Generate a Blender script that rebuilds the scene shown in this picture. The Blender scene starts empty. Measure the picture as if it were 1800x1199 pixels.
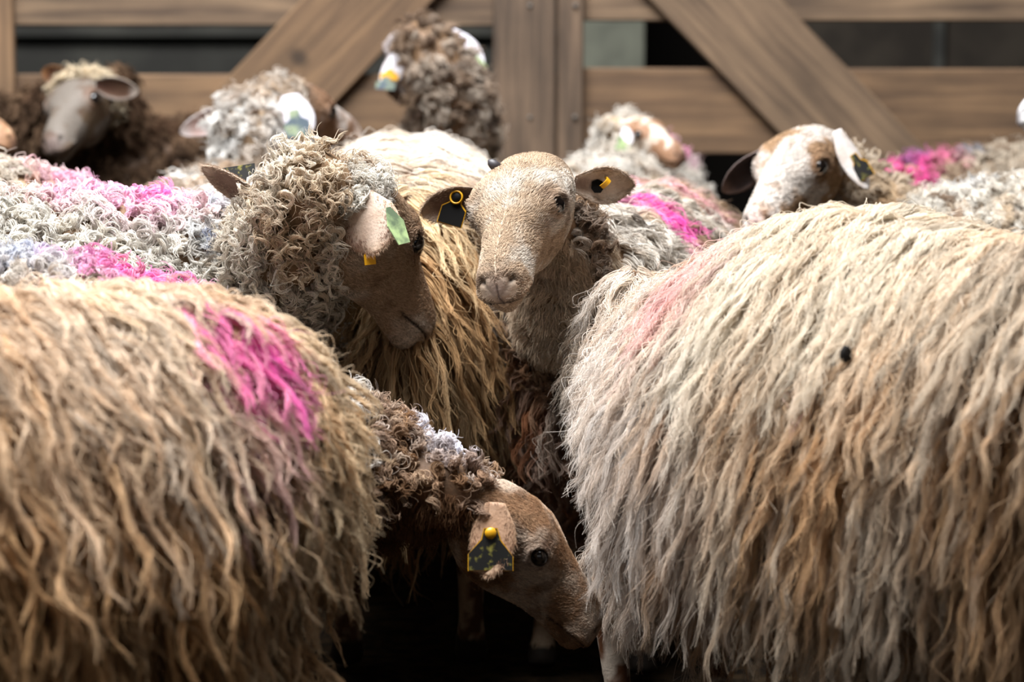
import bpy, math
import numpy as np
from mathutils import Vector
from mathutils.bvhtree import BVHTree

scene = bpy.context.scene
COL = scene.collection

# ------------------------------------------------------------------ camera
F_PX = 4400.0
CAM_H = 1.17
PITCH = math.radians(8.03)
FOCUS = 3.80
cam_data = bpy.data.cameras.new('camera')
cam_data.sensor_width = 36.0
cam_data.lens = F_PX / 1800.0 * 36.0
cam_data.clip_start = 0.05
cam_data.clip_end = 60
cam_data.dof.use_dof = True
cam_data.dof.focus_distance = FOCUS
cam_data.dof.aperture_fstop = 3.0
cam = bpy.data.objects.new('camera', cam_data)
COL.objects.link(cam)
cam.location = (0, 0, CAM_H)
cam.rotation_euler = (math.pi / 2 - PITCH, 0, 0)
scene.camera = cam

# ------------------------------------------------------------------ world, lights, exposure
world = bpy.data.worlds.new('barn_air')
scene.world = world
world.use_nodes = True
wb = world.node_tree.nodes['Background']
wb.inputs[0].default_value = (0.80, 0.90, 1.0, 1)
wb.inputs[1].default_value = 0.015


def area(name, loc, rot, sx, sy, power, col):
    d = bpy.data.lights.new(name, 'AREA')
    d.shape = 'RECTANGLE'
    d.size, d.size_y = sx, sy
    d.energy = power
    d.color = col
    o = bpy.data.objects.new(name, d)
    o.location = loc
    o.rotation_euler = rot
    COL.objects.link(o)
    return o


# translucent roof panels over the pen, the open left side of the barn, and an added fill
area('roof_skylight', (-0.8, 3.60, 4.3), (0, 0, 0), 2.8, 2.6, 560, (0.975, 0.985, 1.0))
area('barn_opening', (-4.6, 1.6, 2.6), (math.radians(62), 0, math.radians(-68)), 3.0, 2.2, 36, (0.80, 0.93, 1.0))
area('front_fill', (-0.4, -3.2, 3.3), (math.radians(68), 0, 0), 6.0, 2.4, 14, (0.97, 0.98, 1.0))  # soft fill added behind the camera to lift the shadows
scene.view_settings.view_transform = 'Standard'
scene.view_settings.look = 'None'
scene.view_settings.gamma = 1.0
scene.view_settings.use_curve_mapping = False
scene.view_settings.exposure = 0.38
cy = scene.cycles
cy.max_bounces = 5
cy.diffuse_bounces = 3
cy.glossy_bounces = 2
cy.transmission_bounces = 3
cy.transparent_max_bounces = 4
cy.caustics_reflective = False
cy.caustics_refractive = False
cy.sample_clamp_indirect = 4.0

# ------------------------------------------------------------------ basic helpers
CAM = np.array((0, 0, CAM_H))
RGT = np.array((1.0, 0, 0))
FWD = np.array((0, math.cos(PITCH), -math.sin(PITCH)))
UP = np.array((0, math.sin(PITCH), math.cos(PITCH)))


def at(px, py, d):
    """point of the place seen at a pixel of the photograph, at depth d metres"""
    return CAM + d * (FWD + (px - 900) / F_PX * RGT - (py - 599.5) / F_PX * UP)


def cv(r, u, f):
    v = r * RGT + u * UP + f * FWD
    return v / np.linalg.norm(v)


def project(p):
    q = p - CAM
    d = q @ FWD
    return 900 + F_PX * (q @ RGT) / d, 599.5 - F_PX * (q @ UP) / d, d


def unit(v):
    v = np.asarray(v, float)
    return v / (np.linalg.norm(v, axis=-1, keepdims=True) + 1e-12)


def lin(r, g, b):
    c = np.array((r, g, b), float) / 255.0
    return np.where(c <= 0.04045, c / 12.92, ((c + 0.055) / 1.055) ** 2.4)


def sstep(a, b, x):
    t = np.clip((x - a) / (b - a), 0, 1)
    return t * t * (3 - 2 * t)


def vnoise(p, scale, seed=0):
    q = p / scale + 37.3 + seed * 11.7
    i = np.floor(q).astype(np.int64)
    f = q - i
    f = f * f * (3 - 2 * f)

    def h(dx, dy, dz):
        n = (i[:, 0] + dx) * 374761393 + (i[:, 1] + dy) * 668265263 + (i[:, 2] + dz) * 2147483647 + seed * 974711
        n = (n ^ (n >> 13)) * 1274126177
        n = n & 0xffffffff
        n = ((n ^ (n >> 16)) * 2246822519) & 0xffffffff
        return ((n ^ (n >> 15)) & 0xffff) / 65535.0
    x, y, z = f[:, 0], f[:, 1], f[:, 2]
    a = (h(0, 0, 0) * (1 - x) + h(1, 0, 0) * x) * (1 - y) + (h(0, 1, 0) * (1 - x) + h(1, 1, 0) * x) * y
    b = (h(0, 0, 1) * (1 - x) + h(1, 0, 1) * x) * (1 - y) + (h(0, 1, 1) * (1 - x) + h(1, 1, 1) * x) * y
    return a * (1 - z) + b * z


def fbm(p, scale, seed=0):
    return (vnoise(p, scale, seed) * .55 + vnoise(p, scale * .47, seed + 5) * .3 + vnoise(p, scale * .21, seed + 9) * .15)


def mesh_obj(name, verts, faces, mats, parent=None, cols=None, mat_idx=None, smooth=True, origin=None):
    verts = np.asarray(verts, float)
    if origin is not None:
        verts = verts - np.asarray(origin)
    me = bpy.data.meshes.new(name)
    me.from_pydata(verts.tolist(), [], [list(map(int, f)) for f in faces])
    for m in (mats if isinstance(mats, (list, tuple)) else [mats]):
        me.materials.append(m)
    if cols is not None:
        a = me.color_attributes.new('col', 'FLOAT_COLOR', 'POINT')
        c4 = np.ones((len(verts), 4), np.float32)
        c4[:, :3] = cols
        a.data.foreach_set('color', c4.ravel())
    if mat_idx is not None:
        me.polygons.foreach_set('material_index', np.asarray(mat_idx, np.int32))
    if smooth:
        me.polygons.foreach_set('use_smooth', np.ones(len(me.polygons), bool))
    me.update()
    o = bpy.data.objects.new(name, me)
    COL.objects.link(o)
    if parent is not None:
        o.parent = parent
    elif origin is not None:
        o.location = origin
    return o


def frames(path):
    path = np.asarray(path, float)
    t = np.gradient(path, axis=0)
    t = unit(t)
    ref = np.array((0, 1.0, 0)) if abs(t[0] @ np.array((0, 1.0, 0))) < .8 else np.array((1.0, 0, 0))
    us, vs = [], []
    u = unit(ref - t[0] * (ref @ t[0]))
    for k in range(len(path)):
        u = unit(u - t[k] * (u @ t[k]))
        us.append(u)
        vs.append(np.cross(t[k], u))
    return t, np.array(us), np.array(vs)


def loft(path, ru, rv, n=20):
    """closed tube along a path; returns verts, faces"""
    path = np.asarray(path, float)
    ru = np.broadcast_to(ru, len(path))
    rv = np.broadcast_to(rv, len(path))
    t, u, v = frames(path)
    a = np.linspace(0, 2 * np.pi, n, endpoint=False)
    V = (path[:, None] + u[:, None] * (ru[:, None] * np.cos(a))[..., None] + v[:, None] * (rv[:, None] * np.sin(a))[..., None])
    V = V.reshape(-1, 3)
    Fc = []
    for i in range(len(path) - 1):
        for j in range(n):
            Fc.append((i * n + j, i * n + (j + 1) % n, (i + 1) * n + (j + 1) % n, (i + 1) * n + j))
    Fc.append(tuple(range(n))[::-1])
    Fc.append(tuple(range((len(path) - 1) * n, len(path) * n)))
    return V, Fc


def resample(pts, rad, n):
    """smooth (Catmull) resample of control points and radii"""
    pts = np.asarray(pts, float)
    rad = np.asarray(rad, float)
    m = len(pts)
    P = np.vstack([2 * pts[0] - pts[1], pts, 2 * pts[-1] - pts[-2]])
    R = np.concatenate([[rad[0]], rad, [rad[-1]]])
    s = np.linspace(0, m - 1 - 1e-6, n)
    i = s.astype(int)
    f = s - i

    def cat(A):
        p0, p1, p2, p3 = A[i], A[i + 1], A[i + 2], A[i + 3]
        ff = f[:, None] if A.ndim > 1 else f
        return .5 * (2 * p1 + (p2 - p0) * ff + (2 * p0 - 5 * p1 + 4 * p2 - p3) * ff ** 2 + (3 * p1 - p0 - 3 * p2 + p3) * ff ** 3)
    return cat(P), np.maximum(cat(R), rad.min() * .8)


# ------------------------------------------------------------------ materials
def new_mat(name):
    m = bpy.data.materials.new(name)
    m.use_nodes = True
    nt = m.node_tree
    return m, nt, nt.nodes['Principled BSDF'], nt.nodes['Material Output']


def mat_wool():
    m, nt, p, out = new_mat('wool')
    nt.nodes.remove(p)
    at_ = nt.nodes.new('ShaderNodeAttribute')
    at_.attribute_name = 'col'
    d = nt.nodes.new('ShaderNodeBsdfDiffuse')
    t = nt.nodes.new('ShaderNodeBsdfTranslucent')
    mx = nt.nodes.new('ShaderNodeMixShader')
    mx.inputs[0].default_value = .22
    nt.links.new(at_.outputs['Color'], d.inputs[0])
    nt.links.new(at_.outputs['Color'], t.inputs[0])
    nt.links.new(d.outputs[0], mx.inputs[1])
    nt.links.new(t.outputs[0], mx.inputs[2])
    nt.links.new(mx.outputs[0], out.inputs[0])
    return m


def mat_skin():
    m, nt, p, out = new_mat('sheep_skin')
    at_ = nt.nodes.new('ShaderNodeAttribute')
    at_.attribute_name = 'col'
    tc = nt.nodes.new('ShaderNodeTexCoord')
    n = nt.nodes.new('ShaderNodeTexNoise')
    n.inputs['Scale'].default_value = 260
    n.inputs['Detail'].default_value = 4
    mr = nt.nodes.new('ShaderNodeMapRange')
    mr.inputs[3].default_value = .72
    mr.inputs[4].default_value = 1.22
    mul = nt.nodes.new('ShaderNodeMixRGB')
    mul.blend_type = 'MULTIPLY'
    mul.inputs[0].default_value = 1
    nt.links.new(tc.outputs['Object'], n.inputs['Vector'])
    nt.links.new(n.outputs[0], mr.inputs[0])
    nt.links.new(at_.outputs['Color'], mul.inputs[1])
    nt.links.new(mr.outputs[0], mul.inputs[2])
    nt.links.new(mul.outputs[0], p.inputs['Base Color'])
    p.inputs['Roughness'].default_value = .62
    p.inputs['Specular IOR Level'].default_value = .25
    b = nt.nodes.new('ShaderNodeBump')
    b.inputs['Strength'].default_value = .35
    b.inputs['Distance'].default_value = .002
    nt.links.new(n.outputs[0], b.inputs['Height'])
    nt.links.new(b.outputs[0], p.inputs['Normal'])
    return m


def mat_plain(name, col, rough=.5, spec=.5, noise=None, col2=None, scale=60, lo=.42):
    m, nt, p, out = new_mat(name)
    p.inputs['Base Color'].default_value = (*col, 1)
    p.inputs['Roughness'].default_value = rough
    p.inputs['Specular IOR Level'].default_value = spec
    if col2 is not None:
        tc = nt.nodes.new('ShaderNodeTexCoord')
        n = nt.nodes.new('ShaderNodeTexNoise')
        n.inputs['Scale'].default_value = scale
        n.inputs['Detail'].default_value = 6
        r = nt.nodes.new('ShaderNodeValToRGB')
        r.color_ramp.elements[0].position = lo
        r.color_ramp.elements[1].position = lo + .2
        r.color_ramp.elements[0].color = (*col, 1)
        r.color_ramp.elements[1].color = (*col2, 1)
        nt.links.new(tc.outputs['Object'], n.inputs['Vector'])
        nt.links.new(n.outputs[0], r.inputs[0])
        nt.links.new(r.outputs[0], p.inputs['Base Color'])
    return m


def mat_wood(name, c1, c2, seed=0.0):
    m, nt, p, out = new_mat(name)
    tc = nt.nodes.new('ShaderNodeTexCoord')
    oi = nt.nodes.new('ShaderNodeObjectInfo')
    add = nt.nodes.new('ShaderNodeVectorMath')
    add.operation = 'ADD'
    sc = nt.nodes.new('ShaderNodeVectorMath')
    sc.operation = 'SCALE'
    sc.inputs[3].default_value = 9.0
    cx = nt.nodes.new('ShaderNodeCombineXYZ')
    nt.links.new(oi.outputs['Random'], cx.inputs[0])
    nt.links.new(oi.outputs['Random'], cx.inputs[1])
    nt.links.new(cx.outputs[0], sc.inputs[0])
    nt.links.new(tc.outputs['Object'], add.inputs[0])
    nt.links.new(sc.outputs[0], add.inputs[1])
    mp = nt.nodes.new('ShaderNodeMapping')
    mp.inputs['Scale'].default_value = (1.6, 26, 26)      # boards run along their own X
    nt.links.new(add.outputs[0], mp.inputs[0])
    n = nt.nodes.new('ShaderNodeTexNoise')
    n.inputs['Scale'].default_value = 1.6
    n.inputs['Detail'].default_value = 8
    n.inputs['Distortion'].default_value = .6
    nt.links.new(mp.outputs[0], n.inputs['Vector'])
    r = nt.nodes.new('ShaderNodeValToRGB')
    r.color_ramp.elements[0].position = .3
    r.color_ramp.elements[1].position = .72
    r.color_ramp.elements[0].color = (*c1, 1)
    r.color_ramp.elements[1].color = (*c2, 1)
    nt.links.new(n.outputs[0], r.inputs[0])
    # weathered patches
    n2 = nt.nodes.new('ShaderNodeTexNoise')
    n2.inputs['Scale'].default_value = 5
    n2.inputs['Detail'].default_value = 4
    nt.links.new(add.outputs[0], n2.inputs['Vector'])
    mr = nt.nodes.new('ShaderNodeMapRange')
    mr.inputs[1].default_value = .3
    mr.inputs[2].default_value = .7
    mr.inputs[3].default_value = .72
    mr.inputs[4].default_value = 1.12
    nt.links.new(n2.outputs[0], mr.inputs[0])
    mul = nt.nodes.new('ShaderNodeMixRGB')
    mul.blend_type = 'MULTIPLY'
    mul.inputs[0].default_value = 1
    nt.links.new(r.outputs[0], mul.inputs[1])
    nt.links.new(mr.outputs[0], mul.inputs[2])
    # knots
    mp2 = nt.nodes.new('ShaderNodeMapping')
    mp2.inputs['Scale'].default_value = (2.6, 7.5, 2.0)
    nt.links.new(add.outputs[0], mp2.inputs[0])
    v = nt.nodes.new('ShaderNodeTexVoronoi')
    v.inputs['Scale'].default_value = 1.0
    nt.links.new(mp2.outputs[0], v.inputs['Vector'])
    kr = nt.nodes.new('ShaderNodeMapRange')
    kr.inputs[1].default_value = .03
    kr.inputs[2].default_value = .075
    kr.inputs[3].default_value = .75
    kr.inputs[4].default_value = 0
    nt.links.new(v.outputs['Distance'], kr.inputs[0])
    mk = nt.nodes.new('ShaderNodeMixRGB')
    mk.inputs[2].default_value = (*(np.array(c1) * .22), 1)
    nt.links.new(kr.outputs[0], mk.inputs[0])
    nt.links.new(mul.outputs[0], mk.inputs[1])
    nt.links.new(mk.outputs[0], p.inputs['Base Color'])
    p.inputs['Roughness'].default_value = .75
    b = nt.nodes.new('ShaderNodeBump')
    b.inputs['Strength'].default_value = .3
    b.inputs['Distance'].default_value = .003
    nt.links.new(n.outputs[0], b.inputs['Height'])
    nt.links.new(b.outputs[0], p.inputs['Normal'])
    return m


M_WOOL = mat_wool()
M_SKIN = mat_skin()
M_EYE = mat_plain('eye_dark', (.006, .004, .003), .06, .7)
M_HOOF = mat_plain('hoof', lin(52, 44, 38), .6)
M_WOOD = mat_wood('weathered_board', lin(76, 59, 45), lin(132, 108, 83))
M_WOOD_WARM = mat_wood('warm_board', lin(80, 60, 43), lin(131, 102, 73))
M_WOOD_POST = mat_wood('post_board', lin(66, 52, 40), lin(118, 96, 76))
M_STEEL = mat_plain('bolt_steel', lin(90, 84, 78), .5)
M_TAG = {
    'black': mat_plain('tag_black', lin(10, 9, 8), .6, .12),
    'dark': mat_plain('tag_black_worn', lin(18, 17, 14), .5, .5, col2=lin(150, 142, 62), scale=95, lo=.56),
    'yellow': mat_plain('tag_yellow', lin(206, 150, 22), .35),
    'green': mat_plain('tag_green', lin(160, 182, 128), .5, .4, col2=lin(92, 108, 84), scale=40),
    'grey': mat_plain('tag_grey', lin(70, 82, 92), .5, .4, col2=lin(128, 140, 112), scale=40),
    'blue': mat_plain('tag_blue', lin(90, 120, 180), .5),
}
M_HORN = mat_plain('horn', lin(60, 56, 58), .5)

# ------------------------------------------------------------------ the barn
def struct(name, verts, faces, mat):
    o = mesh_obj(name, verts, faces, mat, smooth=False)
    o['kind'] = 'structure'
    return o


def box_geo(x0, x1, y0, y1, z0, z1):
    v = [(x, y, z) for x in (x0, x1) for y in (y0, y1) for z in (z0, z1)]
    f = [(0, 1, 3, 2), (4, 6, 7, 5), (0, 4, 5, 1), (2, 3, 7, 6), (0, 2, 6, 4), (1, 5, 7, 3)]
    return v, f


m_floor = mat_plain('trodden_bedding', lin(24, 18, 12), .95, .1, col2=lin(52, 40, 26), scale=30)
gx = np.linspace(-5, 5, 90)
gy = np.linspace(-1.5, 9, 90)
G = np.array([(x, y, 0) for x in gx for y in gy])
G[:, 2] = (fbm(G, .35, 3) - .5) * .03 - .015
struct('floor', G, [(i * 90 + j, (i + 1) * 90 + j, (i + 1) * 90 + j + 1, i * 90 + j + 1) for i in range(89) for j in range(89)], m_floor)
m_block = mat_plain('dim_blockwork', lin(52, 51, 48), .9, .15, col2=lin(66, 65, 60), scale=5)  # wall colours kept dark to stand in for dim light at the back
m_black = mat_plain('dark_doorway', lin(16, 13, 10), .9, .1)  # near-black sheet paints the darkness inside the doorway
m_green = mat_plain('grey_green_render', lin(112, 113, 100), .9, .2, col2=lin(98, 99, 88), scale=9)
m_brown = mat_plain('dark_boarding', lin(44, 39, 34), .9, .15, col2=lin(56, 50, 43), scale=6)


def wall_piece(name, xa, xb, y, z0, z1, mat, th=.12):
    v, f = box_geo(xa, xb, y, y + th, z0, z1)
    return struct(name, v, f, mat)


YW = 8.0
wx = lambda px: (px - 900) / F_PX * YW * 1.003
wall_piece('wall_back', wx(-700), wx(1010), YW, 0, 4.2, m_block)
wall_piece('trim_1', wx(1010), wx(1128), YW - .06, 0, 4.2, m_green, .18)
wall_piece('wall_recess', wx(1120), wx(1500), YW + .9, 0, 4.2, m_black)
wall_piece('wall_boarded', wx(1330), wx(2500), YW, 0, 4.2, m_brown)
wall_piece('trim_2', wx(1632), wx(1650), YW - .03, 0, 4.2, m_block, .05)
wall_piece('trim_3', wx(-700), wx(1010), YW - .05, 1.02, 1.035, m_block, .05)


def board(name, a, b, width, depth, mat, parent, origin):
    """board from point a to b (centre line), width in the gate plane, depth along Y; its own X runs along it"""
    a = np.asarray(a, float)
    b = np.asarray(b, float)
    L = np.linalg.norm(b - a)
    d = (b - a) / L
    # slightly eased edges, a little bow
    nx = 14
    xs = np.linspace(0, L, nx)
    w, h, e = width / 2, depth / 2, .004
    sec = [(-w + e, -h), (w - e, -h), (w, -h + e), (w, h - e), (w - e, h), (-w + e, h), (-w, h - e), (-w, -h + e)]
    rng = np.random.default_rng(int(abs(a[0] * 1000) + abs(b[2] * 777)))
    bow = (rng.random(2) - .5) * .006
    V = []
    for x in xs:
        t = x / L
        for (p, q) in sec:
            V.append((x, q + bow[1] * math.sin(t * 3.14), p + bow[0] * math.sin(t * 3.14)))
    Fc = []
    for i in range(nx - 1):
        for j in range(8):
            Fc.append((i * 8 + j, i * 8 + (j + 1) % 8, (i + 1) * 8 + (j + 1) % 8, (i + 1) * 8 + j))
    Fc.append(tuple(range(8))[::-1])
    Fc.append(tuple(range((nx - 1) * 8, nx * 8)))
    o = mesh_obj(name, V, Fc, mat, parent, smooth=False)
    o.location = a - np.asarray(origin)
    o.rotation_euler = (0, -math.atan2(d[2], d[0]), 0)
    return o


def tag_obj(o, label, cat, group=None):
    o['label'] = label
    o['category'] = cat
    if group:
        o['group'] = group


def empty(name, loc):
    o = bpy.data.objects.new(name, None)
    o.location = loc
    o.empty_display_size = .1
    COL.objects.link(o)
    return o


YG = 6.35                     # plane of the gates


def gp(px, py, y=YG):
    """point on the gate plane seen at a pixel"""
    r = FWD + (px - 900) / F_PX * RGT - (py - 599.5) / F_PX * UP
    k = y / r[1]
    return CAM + k * r


def pxw(n):
    return n * YG / F_PX


def gate(label, x0, x1, stile_l, stile_r, brace, brace_w, y, up, mats):
    """timber gate: three rails, two stiles, one diagonal brace in front"""
    o0 = np.array((gp((x0 + x1) / 2, 100, y)[0], y, 0))
    g = empty('timber_gate', o0)
    tag_obj(g, label, 'gate')
    for zc_l, zc_r, w, m in ((gp(0, -22 - up)[2], gp(0, -22 - up)[2], pxw(135), mats[0]),
                             (gp(0, 205 - up)[2], gp(0, 205 - up)[2], pxw(150), mats[1]),
                             (.48, .48, .2, mats[1]), (.18, .18, .18, mats[1])):
        board('rail', (gp(x0, 0, y)[0], y, zc_l), (gp(x1, 0, y)[0], y, zc_r), w, .028, m, g, o0)
    for (pa, pb, m) in (stile_l, stile_r):
        xa, xb = gp(pa, 0, y)[0], gp(pb, 0, y)[0]
        s = board('stile', ((xa + xb) / 2, y - .03, .06), ((xa + xb) / 2, y - .03, 1.42), xb - xa, .03, m, g, o0)
        for z in (gp(0, 10)[2], gp(0, 205)[2], .48):
            V, Fc = loft([((xa + xb) / 2 + .012, y - .052, z), ((xa + xb) / 2 + .012, y - .046, z), ((xa + xb) / 2 + .012, y - .03, z)], [.003, .007, .007], [.003, .007, .007], 10)
            s_ = mesh_obj('bolt', V, Fc, M_STEEL, g, origin=o0)
    (ax, ay), (bx, by) = brace
    a, b = gp(ax, ay, y - .03), gp(bx, by, y - .03)
    board('brace', a, b, pxw(brace_w), .03, mats[2], g, o0)
    return g


gate('left timber gate with a brace rising to the right', -900, 978,
     (-120, 27, M_WOOD_WARM), (868, 978, M_WOOD_POST), ((95, 580), (800, -160)), 165, YG, 0, (M_WOOD, M_WOOD_WARM, M_WOOD_WARM))
gate('right timber gate with a brace falling to the right', 982, 2700,
     (979, 1026, M_WOOD_POST), (2560, 2640, M_WOOD_POST), ((1074, -190), (1801, 560)), 163, YG + .012, 10, (M_WOOD, M_WOOD_WARM, M_WOOD))

# ------------------------------------------------------------------ sheep: head
HEAD = np.array([
    # x      ztop   zwide   zbot   halfwidth
    (-.052, -.012, -.035, -.060, .022),
    (-.040, .010, -.032, -.080, .044),
    (-.015, .034, -.022, -.098, .060),
    (.015, .048, -.012, -.112, .068),
    (.045, .055, -.003, -.120, .071),
    (.080, .056, .002, -.119, .070),
    (.110, .050, .002, -.110, .066),
    (.140, .043, -.004, -.096, .057),
    (.170, .038, -.011, -.084, .047),
    (.200, .034, -.018, -.077, .0410),
    (.230, .029, -.022, -.075, .0400),
    (.255, .022, -.026, -.074, .0400),
    (.272, .012, -.029, -.073, .0380),
    (.284, .000, -.032, -.068, .0325),
    (.291, -.014, -.037, -.060, .022),
    (.294, -.027, -.041, -.051, .010)])


def head_local(nx=150, nphi=132):
    """head in its own frame: X to the muzzle, Y to the animal's left, Z forehead side"""
    x = np.concatenate([np.linspace(-.052, .23, int(nx * .68), endpoint=False), np.linspace(.23, .294, nx - int(nx * .68))])
    s = np.interp(x, HEAD[:, 0], np.arange(len(HEAD)))
    idx = np.arange(len(HEAD))
    # smooth interpolation of the section table
    def ip(c):
        y = np.interp(x, HEAD[:, 0], HEAD[:, c])
        k = np.array([1, 2, 3, 2, 1.]) / 9
        yy = np.convolve(np.pad(y, 2, mode='edge'), k, 'valid')
        yy[:2], yy[-3:] = y[:2], y[-3:]
        return yy
    zt, zw, zb, w = ip(1), ip(2), ip(3), ip(4)
    ph = np.linspace(0, 2 * np.pi, nphi, endpoint=False)
    c, sn = np.cos(ph), np.sin(ph)
    eu = .86
    Y = w[:, None] * np.sign(c) * np.abs(c) ** .92
    up = (zt - zw)[:, None] * np.abs(sn) ** eu
    dn = (zw - zb)[:, None] * np.abs(sn) ** 1.02
    Z = zw[:, None] + np.where(sn >= 0, up, -dn)
    # jaw narrower than the cranium
    rel = np.clip((zw[:, None] - Z) / (zw - zb)[:, None], 0, 1)
    Y = Y * (1 - .30 * rel ** 1.5)
    # nose bridge narrower and flat topped
    relu = np.clip((Z - zw[:, None]) / (zt - zw)[:, None], 0, 1)
    Y = Y * (1 - .12 * relu * sstep(.10, .17, x)[:, None])
    P = np.stack([np.broadcast_to(x[:, None], Y.shape), Y, Z], -1).reshape(-1, 3)
    Fc = []
    for i in range(nx - 1):
        for j in range(nphi):
            Fc.append((i * nphi + j, i * nphi + (j + 1) % nphi, (i + 1) * nphi + (j + 1) % nphi, (i + 1) * nphi + j))
    Fc.append(tuple(range(nphi))[::-1])
    Fc.append(tuple(range((nx - 1) * nphi, nx * nphi)))
    # outward directions
    cen = np.stack([P[:, 0], P[:, 1] * 0, np.repeat(zw, nphi)], -1)
    N = P - cen
    N[:, 0] = np.where(P[:, 0] > .28, .4 * np.abs(N).max(), 0) * 0
    N = unit(N)
    ay = np.abs(P[:, 1])
    Q = np.stack([P[:, 0], ay, P[:, 2]], -1)

    def g(c, sig):
        d = Q - np.array(c)
        return np.exp(-(d ** 2).sum(1) / (2 * sig ** 2))
    disp = np.zeros(len(P))
    E = np.array(EYE)
    dE = np.linalg.norm((Q - E) * np.array((.85, .6, 1.1)), axis=1)
    disp += .0075 * np.exp(-(dE / .030) ** 2)
    disp -= .0120 * np.exp(-(dE / .0120) ** 4)
    disp += .0034 * np.exp(-((dE - .0170) / .0038) ** 2)
    disp += .0055 * g((.088, .052, .036), .017)          # brow
    disp -= .0045 * g((.142, .046, -.006), .016)         # tear groove
    disp -= .0030 * g((.165, .040, .002), .016)
    disp += .0050 * g((.060, .058, -.062), .030)         # jaw muscle
    disp -= .0035 * g((.130, .045, -.055), .022)
    disp -= .0045 * g((.015, .040, .050), .020)          # hollow behind the brow
    disp += .0026 * g((.268, .026, -.004), .009)         # nostril wing
    na, nb_ = np.array((.2885, .0075, -.0215)), np.array((.2760, .0225, -.0045))
    sk = np.clip(((Q - na) @ (nb_ - na)) / ((nb_ - na) @ (nb_ - na)), 0, 1)
    nos = np.exp(-(np.linalg.norm(Q - (na + sk[:, None] * (nb_ - na)), axis=1) / (.0034 + .0022 * sk)) ** 2)
    disp -= .0085 * nos
    # mouth line and lips
    zm = -.037 - .015 * sstep(.28, .20, P[:, 0])
    dm = P[:, 2] - zm
    mouth = np.exp(-(dm / .0021) ** 2) * sstep(.200, .215, P[:, 0])
    disp -= .0050 * mouth
    disp += .0022 * np.exp(-((dm - .0075) / .005) ** 2) * sstep(.215, .25, P[:, 0])
    # philtrum
    phil = np.exp(-(P[:, 1] / .0018) ** 2) * sstep(.283, .288, P[:, 0]) * (P[:, 2] > zm)
    disp -= .003 * phil
    P = P + N * disp[:, None]
    # chin set back
    low = sstep(zm - .001, zm - .008, P[:, 2]) * sstep(.20, .28, P[:, 0])
    P[:, 0] -= .007 * low
    P[:, 1] *= 1 - .16 * low
    # colour weights
    ta, tb = np.array((.118, .060, .006)), np.array((.150, .044, -.012))
    tk = np.clip(((Q - ta) @ (tb - ta)) / ((tb - ta) @ (tb - ta)), 0, 1)
    tl = np.exp(-(np.linalg.norm(Q - (ta + tk[:, None] * (tb - ta)), axis=1) / .0045) ** 2) * (1 - .5 * tk)
    masks = dict(nos=nos, phil=phil, mouth=mouth, eye=np.exp(-(dE / .0150) ** 4), lid=np.exp(-(dE / .021) ** 2),
                 nose=g((.287, .0, -.014), .0165) * (P[:, 2] > zm), tear=np.maximum(tl, 0),
                 top=relu.reshape(-1), P=P.copy(), Q=Q)
    return P, Fc, masks


EYE = (.108, .0600, .011)
HEAD_P, HEAD_F, HEAD_M = head_local()


def uv_sphere(c, r, n=18, m=12, sq=(1, 1, 1)):
    V, Fc = [], []
    for i in range(m + 1):
        th = math.pi * i / m
        for j in range(n):
            a = 2 * math.pi * j / n
            V.append((c[0] + r * sq[0] * math.sin(th) * math.cos(a), c[1] + r * sq[1] * math.sin(th) * math.sin(a), c[2] + r * sq[2] * math.cos(th)))
    for i in range(m):
        for j in range(n):
            Fc.append((i * n + j, (i + 1) * n + j, (i + 1) * n + (j + 1) % n, i * n + (j + 1) % n))
    return np.array(V), Fc


def ear_geo(base, d, face, L, W, cup=.55, droop=0.0, nu=22, nv=13):
    """leaf-shaped cupped ear of real thickness: verts, faces, inner mask, centre line"""
    d = unit(d)
    face = unit(face - d * (face @ d))
    side = np.cross(d, face)
    u = np.linspace(0, 1, nu)
    prof = np.interp(u, [0, .12, .3, .5, .7, .85, .95, 1], [.42, .62, .9, 1.0, .88, .62, .34, .06]) * W / 2
    v = np.linspace(-1, 1, nv)
    front, back = [], []
    axis = []
    for i in range(nu):
        cuppiness = cup * (1 - .55 * u[i])
        c = base + d * (u[i] * L) + np.array((0, 0, -1.0)) * droop * L * u[i] ** 2
        axis.append(c)
        for j in range(nv):
            a = v[j] * (1.15 * cuppiness + .15)
            R = prof[i] / max(math.sin(1.15 * cuppiness + .15), .1)
            p = c + side * R * math.sin(a) + face * (R * (1 - math.cos(a)))
            th = .0042 * (1 - .6 * abs(v[j])) * (1.3 - u[i] * .6)
            front.append(p + face * th * .5)
            back.append(p - face * th * .5)
    V = np.array(front + back)
    K = nu * nv
    Fc = []
    for i in range(nu - 1):
        for j in range(nv - 1):
            a, b, c_, e = i * nv + j, i * nv + j + 1, (i + 1) * nv + j + 1, (i + 1) * nv + j
            Fc.append((a, e, c_, b))
            Fc.append((K + a, K + b, K + c_, K + e))
    for i in range(nu - 1):
        for j, fl in ((0, 0), (nv - 1, 1)):
            a, b = i * nv + j, (i + 1) * nv + j
            Fc.append((a, K + a, K + b, b) if fl == 0 else (a, b, K + b, K + a))
    for i, fl in ((0, 0), (nu - 1, 1)):
        for j in range(nv - 1):
            a, b = i * nv + j, i * nv + j + 1
            Fc.append((a, b, K + b, K + a) if fl == 0 else (a, K + a, K + b, b))
    inner = np.concatenate([np.ones(K), np.zeros(K)])
    edge = np.tile(np.abs(np.tile(v, nu)), 2)
    uu = np.tile(np.repeat(u, nv), 2)
    return V, Fc, inner, edge, uu, np.array(axis), side, face


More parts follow.
